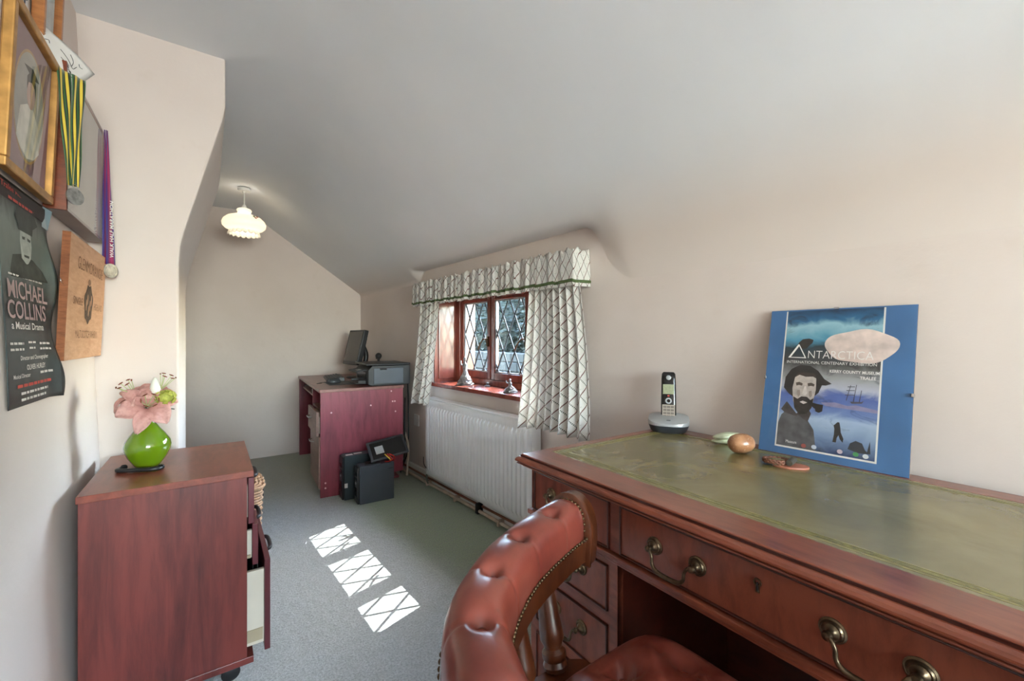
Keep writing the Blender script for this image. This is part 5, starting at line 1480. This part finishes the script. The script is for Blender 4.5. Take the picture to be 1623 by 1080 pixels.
# wooden whisky crate end
pq = ply((-0.342, 1.632, 1.042), 'wooden_plaque', 'pale wooden crate end with branded lettering hanging under the box frame', 'plaque', 0.04)
QW, QH = 0.465, 0.352
PINE = wood('pale_crate_wood', '#B98560', '#D6A883', (1, 4, 1), 0.65, 0.0, 6, bump=0.12)
mesh('board', B(0, QW, 0, QH, 0.0, 0.017), PINE, pq, bev=0.0015)
mesh('sawn_edge', B(-0.0015, 0.0005, 0.0, QH, 0.0, 0.0165), wood('sawn_wood', '#5E3018', '#8A5230', (1, 5, 1), 0.8, 0.0, 12, bump=0.5), pq)
BRAND = plain('branded_ink', '#8A6448', 0.8, var=0.2, scale=120)
BRANDD = plain('branded_ink_dark', '#5A4636', 0.8, var=0.4, scale=110)
text(pq, 'GLENMORANGIE', 0.085, 0.265, 0.33, 0.036, 0.0176, BRAND, bold=-0.008)
text(pq, 'SINGLE', 0.055, 0.160, 0.105, 0.022, 0.0176, BRAND); text(pq, 'HIGHLAND', 0.310, 0.155, 0.12, 0.022, 0.0176, BRAND)
text(pq, 'MALT SCOTCH WHISKY', 0.095, 0.062, 0.28, 0.024, 0.0176, BRAND)
flat(pq, 'branded_emblem', [(0.235 + 0.055 * math.cos(a) * (1 + 0.1 * math.sin(5 * a)), 0.170 + 0.060 * math.sin(a) * (1 + 0.08 * math.sin(7 * a))) for a in [2 * PI * i / 48 for i in range(48)]], 0.0176, BRANDD)
flat(pq, 'branded_emblem', ell(0.235, 0.238, 0.018, 0.010, 18), 0.0176, BRAND)
for i in range(5):
    flat(pq, 'emblem_detail', ell(0.205 + 0.016 * i, 0.165 + 0.02 * math.sin(i * 2.1), 0.005, 0.018, 10), 0.0179, PINE)
bm = bmesh.new(); tube(bm, spline([(-0.001, 0.215, 0.006), (-0.014, 0.222, 0.004), (-0.016, 0.212, 0.006), (-0.001, 0.208, 0.008)], 5), 0.0008, 6); mesh('wire_loop', bm, CHROME, pq, smooth=60)

# deep box frame hung with medals
bf = ply((-0.367, 1.622, 1.448), 'box_frame', 'deep brown-sided box frame with pale glazed front hung with medals', 'picture frame', 0.0)
BW, BHt, BD = 0.490, 0.402, 0.049
BFW = wood('box_frame_wood', '#4A1E0E', '#7E3A1C', (1, 3, 1), 0.35, 0.3, 9)
mesh('side_wall', B(0, 0.010, 0, BHt, 0.004, BD), BFW, bf, bev=0.001); mesh('side_wall', B(BW - 0.010, BW, 0, BHt, 0.004, BD), BFW, bf, bev=0.001)
mesh('top_wall', B(0.010, BW - 0.010, BHt - 0.010, BHt, 0.004, BD), BFW, bf, bev=0.001)
mesh('bottom_wall', B(0.010, BW - 0.010, 0, 0.010, 0.004, BD), plain('grey_underside', '#8A7A74', 0.4), bf, bev=0.001)
mesh('pale_panel', B(0.010, BW - 0.010, 0.010, BHt - 0.010, 0.030, BD - 0.004), plain('pale_panel', '#B9B4AC', 0.5, var=0.06), bf)
mesh('glass', B(0.001, BW - 0.001, 0.001, BHt - 0.001, BD, BD + 0.0015), PGLASS, bf)

def m_stripes(name, cols, n):
    k = Nodes(name); tc = k.n('ShaderNodeTexCoord'); sp = k.n('ShaderNodeSeparateXYZ'); k.l(tc.outputs['UV'], sp.inputs[0])
    nd = k.n('ShaderNodeValToRGB'); nd.color_ramp.interpolation = 'CONSTANT'
    el = nd.color_ramp.elements
    while len(el) < len(cols): el.new(0.5)
    for i, (e, c) in enumerate(zip(el, cols)): e.position = i / len(cols); e.color = lin(c)
    k.l(sp.outputs[0], nd.inputs[0]); k.color(nd.outputs[0]); k.set(0.45, 0, 0.5); k.b.inputs['Sheen Weight'].default_value = 0.3
    return k.m
YG = m_stripes('yellow_green_ribbon', ['#2A5A2C', '#15201A', '#D2B63A', '#D2B63A', '#15201A', '#2A5A2C', '#15201A', '#D2B63A', '#D2B63A', '#15201A', '#2A5A2C'], 11)
PU = m_stripes('purple_ribbon', ['#2C2A7E', '#5A1E66', '#8A1E4E', '#A0205A', '#8A1E4E', '#3A2478'], 6)
def ribbon(parent, top, bot, w0, w1, mat, wav=0.002, zoff=0.0):
    def fn(u, v):
        w = w0 * (1 - v) + w1 * v
        return (top[0] + (bot[0] - top[0]) * v + (u - 0.5) * w, top[1] + (bot[1] - top[1]) * v, zoff + wav * math.sin(u * 7 + v * 9))
    bm = bmesh.new(); grid(bm, 12, 24, fn, lambda u, v: (u, v)); return mesh('ribbon', bm, mat, parent, smooth=180, solid=0.0006)
SILM = plain('medal_silver', '#A8A8A4', 0.3, 0.85, var=0.25, scale=90, bump=0.3, bscale=160)
me1 = frame_thing('medal', 'silver medal on a yellow and green striped ribbon at the box frame', 'medal', (-0.305, 1.602, 1.448), (0.62, 0.78, 0), (0, 0, 1), 'medals hanging on the box frame')
ribbon(me1, (-0.020, 0.36), (-0.002, 0.062), 0.034, 0.020, YG, 0.002, 0.000); ribbon(me1, (0.014, 0.36), (0.006, 0.062), 0.034, 0.020, YG, 0.002, 0.004)
bm = bmesh.new(); lathe(bm, [(0.022, -0.0015), (0.0225, 0.0), (0.022, 0.0015), (0.019, 0.001), (0.0005, 0.001)], (0.003, 0.034, 0.006), 30); mesh('disc', bm, SILM, me1, smooth=40)
bm = bmesh.new(); tube(bm, [(0.003 + 0.006 * math.cos(a), 0.060 + 0.006 * math.sin(a), 0.006) for a in [2 * PI * i / 16 for i in range(17)]], 0.001, 6, False); mesh('ring', bm, SILM, me1, smooth=60)
me2 = frame_thing('medal', 'silver medal on a purple half marathon ribbon at the far corner of the box frame', 'medal', (-0.306, 2.085, 1.335), (0.62, 0.78, 0), (0, 0, 1), 'medals hanging on the box frame')
ribbon(me2, (-0.010, 0.515), (-0.003, 0.035), 0.004, 0.034, PU, 0.001, 0.000); ribbon(me2, (-0.006, 0.515), (0.008, 0.035), 0.006, 0.034, PU, 0.001, 0.004)
bm = bmesh.new(); lathe(bm, [(0.026, -0.002), (0.0265, 0.0), (0.026, 0.002), (0.022, 0.0012), (0.0005, 0.0012)], (0.006, 0.012, 0.006), 32); dm = mesh('disc', bm, SILM, me2, smooth=40)
bm = bmesh.new(); lathe(bm, [(0.020, 0.0), (0.020, 0.0022), (0.017, 0.0022), (0.017, 0.0)], (0.006, 0.012, 0.006), 28, 'z', False); mesh('relief_ring', bm, SILM, dm, smooth=40)
text(me2, 'WALK HALF MARATHON', 0.016, 0.060, 0.205, 0.014, 0.0066, PAPER, rot=PI / 2, bold=0.03)

# card tucked over the frames, and the frames above
cd_ = thing('sketch_card', 'white card with a pencil sketch tucked between the gilt frame and the box frame', 'card', (-0.32, 1.64, 1.86))
cc = [Vector(p) for p in ((-0.360, 1.557, 1.868), (-0.360, 1.634, 1.93), (-0.280, 1.723, 1.879), (-0.315, 1.652, 1.785))]
def cardp(u, v, dz=0.0):
    p = cc[0] * (1 - u) * (1 - v) + cc[1] * (1 - u) * v + cc[2] * u * v + cc[3] * u * (1 - v)
    n = (cc[3] - cc[0]).cross(cc[1] - cc[0]).normalized()
    if n.x < 0: n = -n
    return p + n * (dz + 0.006 * math.sin(u * PI)) - Vector((-0.32, 1.64, 1.86))
bm = bmesh.new(); grid(bm, 8, 8, lambda u, v: cardp(u, v)); mesh('sheet', bm, PAPER, cd_, smooth=180, solid=0.0005)
for pts in ([(0.35, 0.55), (0.55, 0.5), (0.7, 0.42), (0.72, 0.6)], [(0.45, 0.3), (0.6, 0.32), (0.75, 0.25), (0.85, 0.38)], [(0.5, 0.75), (0.62, 0.62), (0.66, 0.45)], [(0.62, 0.2), (0.72, 0.28), (0.8, 0.2), (0.86, 0.3)], [(0.12, 0.25), (0.16, 0.4), (0.2, 0.3)], [(0.7, 0.75), (0.75, 0.7), (0.8, 0.74)]):
    bm = bmesh.new(); tube(bm, [cardp(p.x, p.y, 0.0008) for p in spline([(a, b, 0) for a, b in pts], 5)], 0.0007, 5); mesh('pencil_line', bm, INK, cd_)
uf = ply((-0.378, 1.590, 1.885), 'wooden_picture_frame', 'brown wooden picture frame leaning high above the box frame', 'picture frame', 0.035)
UB = wood('orange_frame_wood', '#7A4524', '#B0713F', (1, 3, 1), 0.4, 0.2, 9)
for (x0, x1, y0, y1) in ((0, 0.16, 0, 0.016), (0, 0.16, 0.264, 0.28), (0, 0.016, 0.016, 0.264), (0.144, 0.16, 0.016, 0.264)):
    mesh('frame_bar', B(x0, x1, y0, y1, 0, 0.024), UB, uf, bev=0.002)
flat(uf, 'print', [(0.014, 0.014), (0.146, 0.014), (0.146, 0.266), (0.014, 0.266)], 0.008, plain('pale_print', '#B8C2C4', 0.6, var=0.2, scale=20))
mesh('glass', B(0.015, 0.145, 0.015, 0.265, 0.014, 0.0155), PGLASS, uf)
nt = ply((-0.380, 1.415, 1.835), 'handwritten_note', 'white paper note with dark looped handwriting above the gilt frame', 'note', 0.02)
bm = bmesh.new(); grid(bm, 6, 6, lambda u, v: (0.155 * u, 0.21 * v, 0.004 + 0.004 * math.sin(u * 3))); mesh('sheet', bm, PAPER, nt, smooth=180, solid=0.0004)
for k in range(3):
    bm = bmesh.new(); tube(bm, [(0.095 + 0.012 * k + 0.010 * math.cos(a) + 0.0, 0.06 + 0.035 * k + 0.012 * math.sin(a) + 0.004 * a, 0.0088) for a in [0.4 * i for i in range(24)]], 0.0011, 5); mesh('ink_loop', bm, plain('ink_blue', '#2E3346', 0.6), nt)

# ------------------------------------------------------------------ garden outside the window
GR = plain('lawn', '#2E3324', 0.9, var=0.35, scale=3, bump=0.6, bscale=30)
tag(mesh('ground', B(2.2, 30, -12, 34, -0.30, -0.20), GR), kind='structure')
gw = thing('garden_wall', 'low pale stone garden wall seen through the leaded window', 'wall', (6.2, 5.0, -0.2))
STN = [plain('stone_%d' % i, c, 0.9, var=0.3, scale=14, bump=0.5, bscale=20) for i, c in enumerate(('#35322D', '#2C2A26', '#3E3A34'))]
rnd = random.Random(12)
for r in range(4):
    y = 0.0 - (0.2 if r % 2 else 0)
    while y < 9.0:
        L = rnd.uniform(0.38, 0.62)
        mesh('stone', B(rnd.uniform(-0.03, 0.02), 0.32, y, y + L - 0.015, r * 0.24, r * 0.24 + 0.228), STN[rnd.randrange(3)], gw, bev=0.02, seg=1)
        y += L
def hedge(name, label, cat, loc, sx, sy, sz, n, seed, cols, trunk=0.0):
    t = thing(name, label, cat, loc)
    rnd = random.Random(seed)
    bm = bmesh.new()
    for i in range(n):
        u = rnd.uniform(-1, 1); w = rnd.uniform(0, 2 * PI); rr = math.sqrt(1 - u * u) * rnd.uniform(0.75, 1.0) ** 0.5
        c = Vector((sx * rr * math.cos(w), sy * rr * math.sin(w), trunk + sz * (0.5 + 0.5 * u)))
        q = Matrix.Rotation(rnd.uniform(0, 6.3), 3, 'Z') @ Matrix.Rotation(rnd.uniform(0, 6.3), 3, 'X')
        s = rnd.uniform(0.06, 0.13)
        vs = [bm.verts.new(c + q @ Vector(p) * s) for p in ((-1, 0, 0), (0, -0.45, 0.15), (1, 0, 0), (0, 0.45, 0.15))]
        bm.faces.new(vs)
    rings = []
    for j in range(15):
        u = -0.98 + 1.96 * j / 14; rr = math.sqrt(1 - u * u) * 0.86
        rings.append([(sx * rr * math.cos(2 * PI * i / 28) * rnd.uniform(0.88, 1.08), sy * rr * math.sin(2 * PI * i / 28) * rnd.uniform(0.88, 1.08), trunk + sz * (0.5 + 0.43 * u) * rnd.uniform(0.97, 1.03)) for i in range(28)])
    ring_loft(bm, rings)
    tag(mesh('foliage', bm, cols, t, fix=False), kind='stuff')
    bm = bmesh.new(); tube(bm, [(0, 0, 0), (0.05, 0, max(trunk, 0.2) + sz * 0.3), (0.0, 0.1, trunk + sz * 0.7)], [0.16, 0.12, 0.05], 10); mesh('trunk', bm, plain('bark', '#54483C', 0.9, var=0.3), t, smooth=60)
LF = [plain('foliage_a', '#262B22', 0.7, var=0.4, scale=4), plain('foliage_b', '#30352E', 0.7, var=0.4, scale=4), plain('foliage_c', '#1E231C', 0.7, var=0.4, scale=4)]
hedge('garden_shrub', 'broad dark shrub behind the garden wall beyond the window', 'shrub', (8.2, 9.0, -0.2), 1.2, 1.55, 3.2, 4200, 1, LF[0])
hedge('garden_shrub', 'tall grey green shrub in the left casement view beyond the garden wall', 'shrub', (8.2, 12.4, -0.2), 1.2, 1.6, 3.6, 4200, 2, LF[1])
hedge('garden_shrub', 'dark shrub at the edge of the view beside the window curtain', 'shrub', (8.4, 5.6, -0.2), 1.2, 1.5, 3.0, 3000, 3, LF[2])
hedge('garden_tree', 'large dark tree filling the view behind the tall grey green shrub', 'tree', (13.5, 19.5, -0.2), 3.4, 4.2, 5.4, 6500, 4, LF[2], 0.0)
hedge('garden_tree', 'broad leafy tree behind the broad dark shrub', 'tree', (13.5, 10.8, -0.2), 2.8, 3.9, 5.0, 5500, 5, LF[0], 0.0)
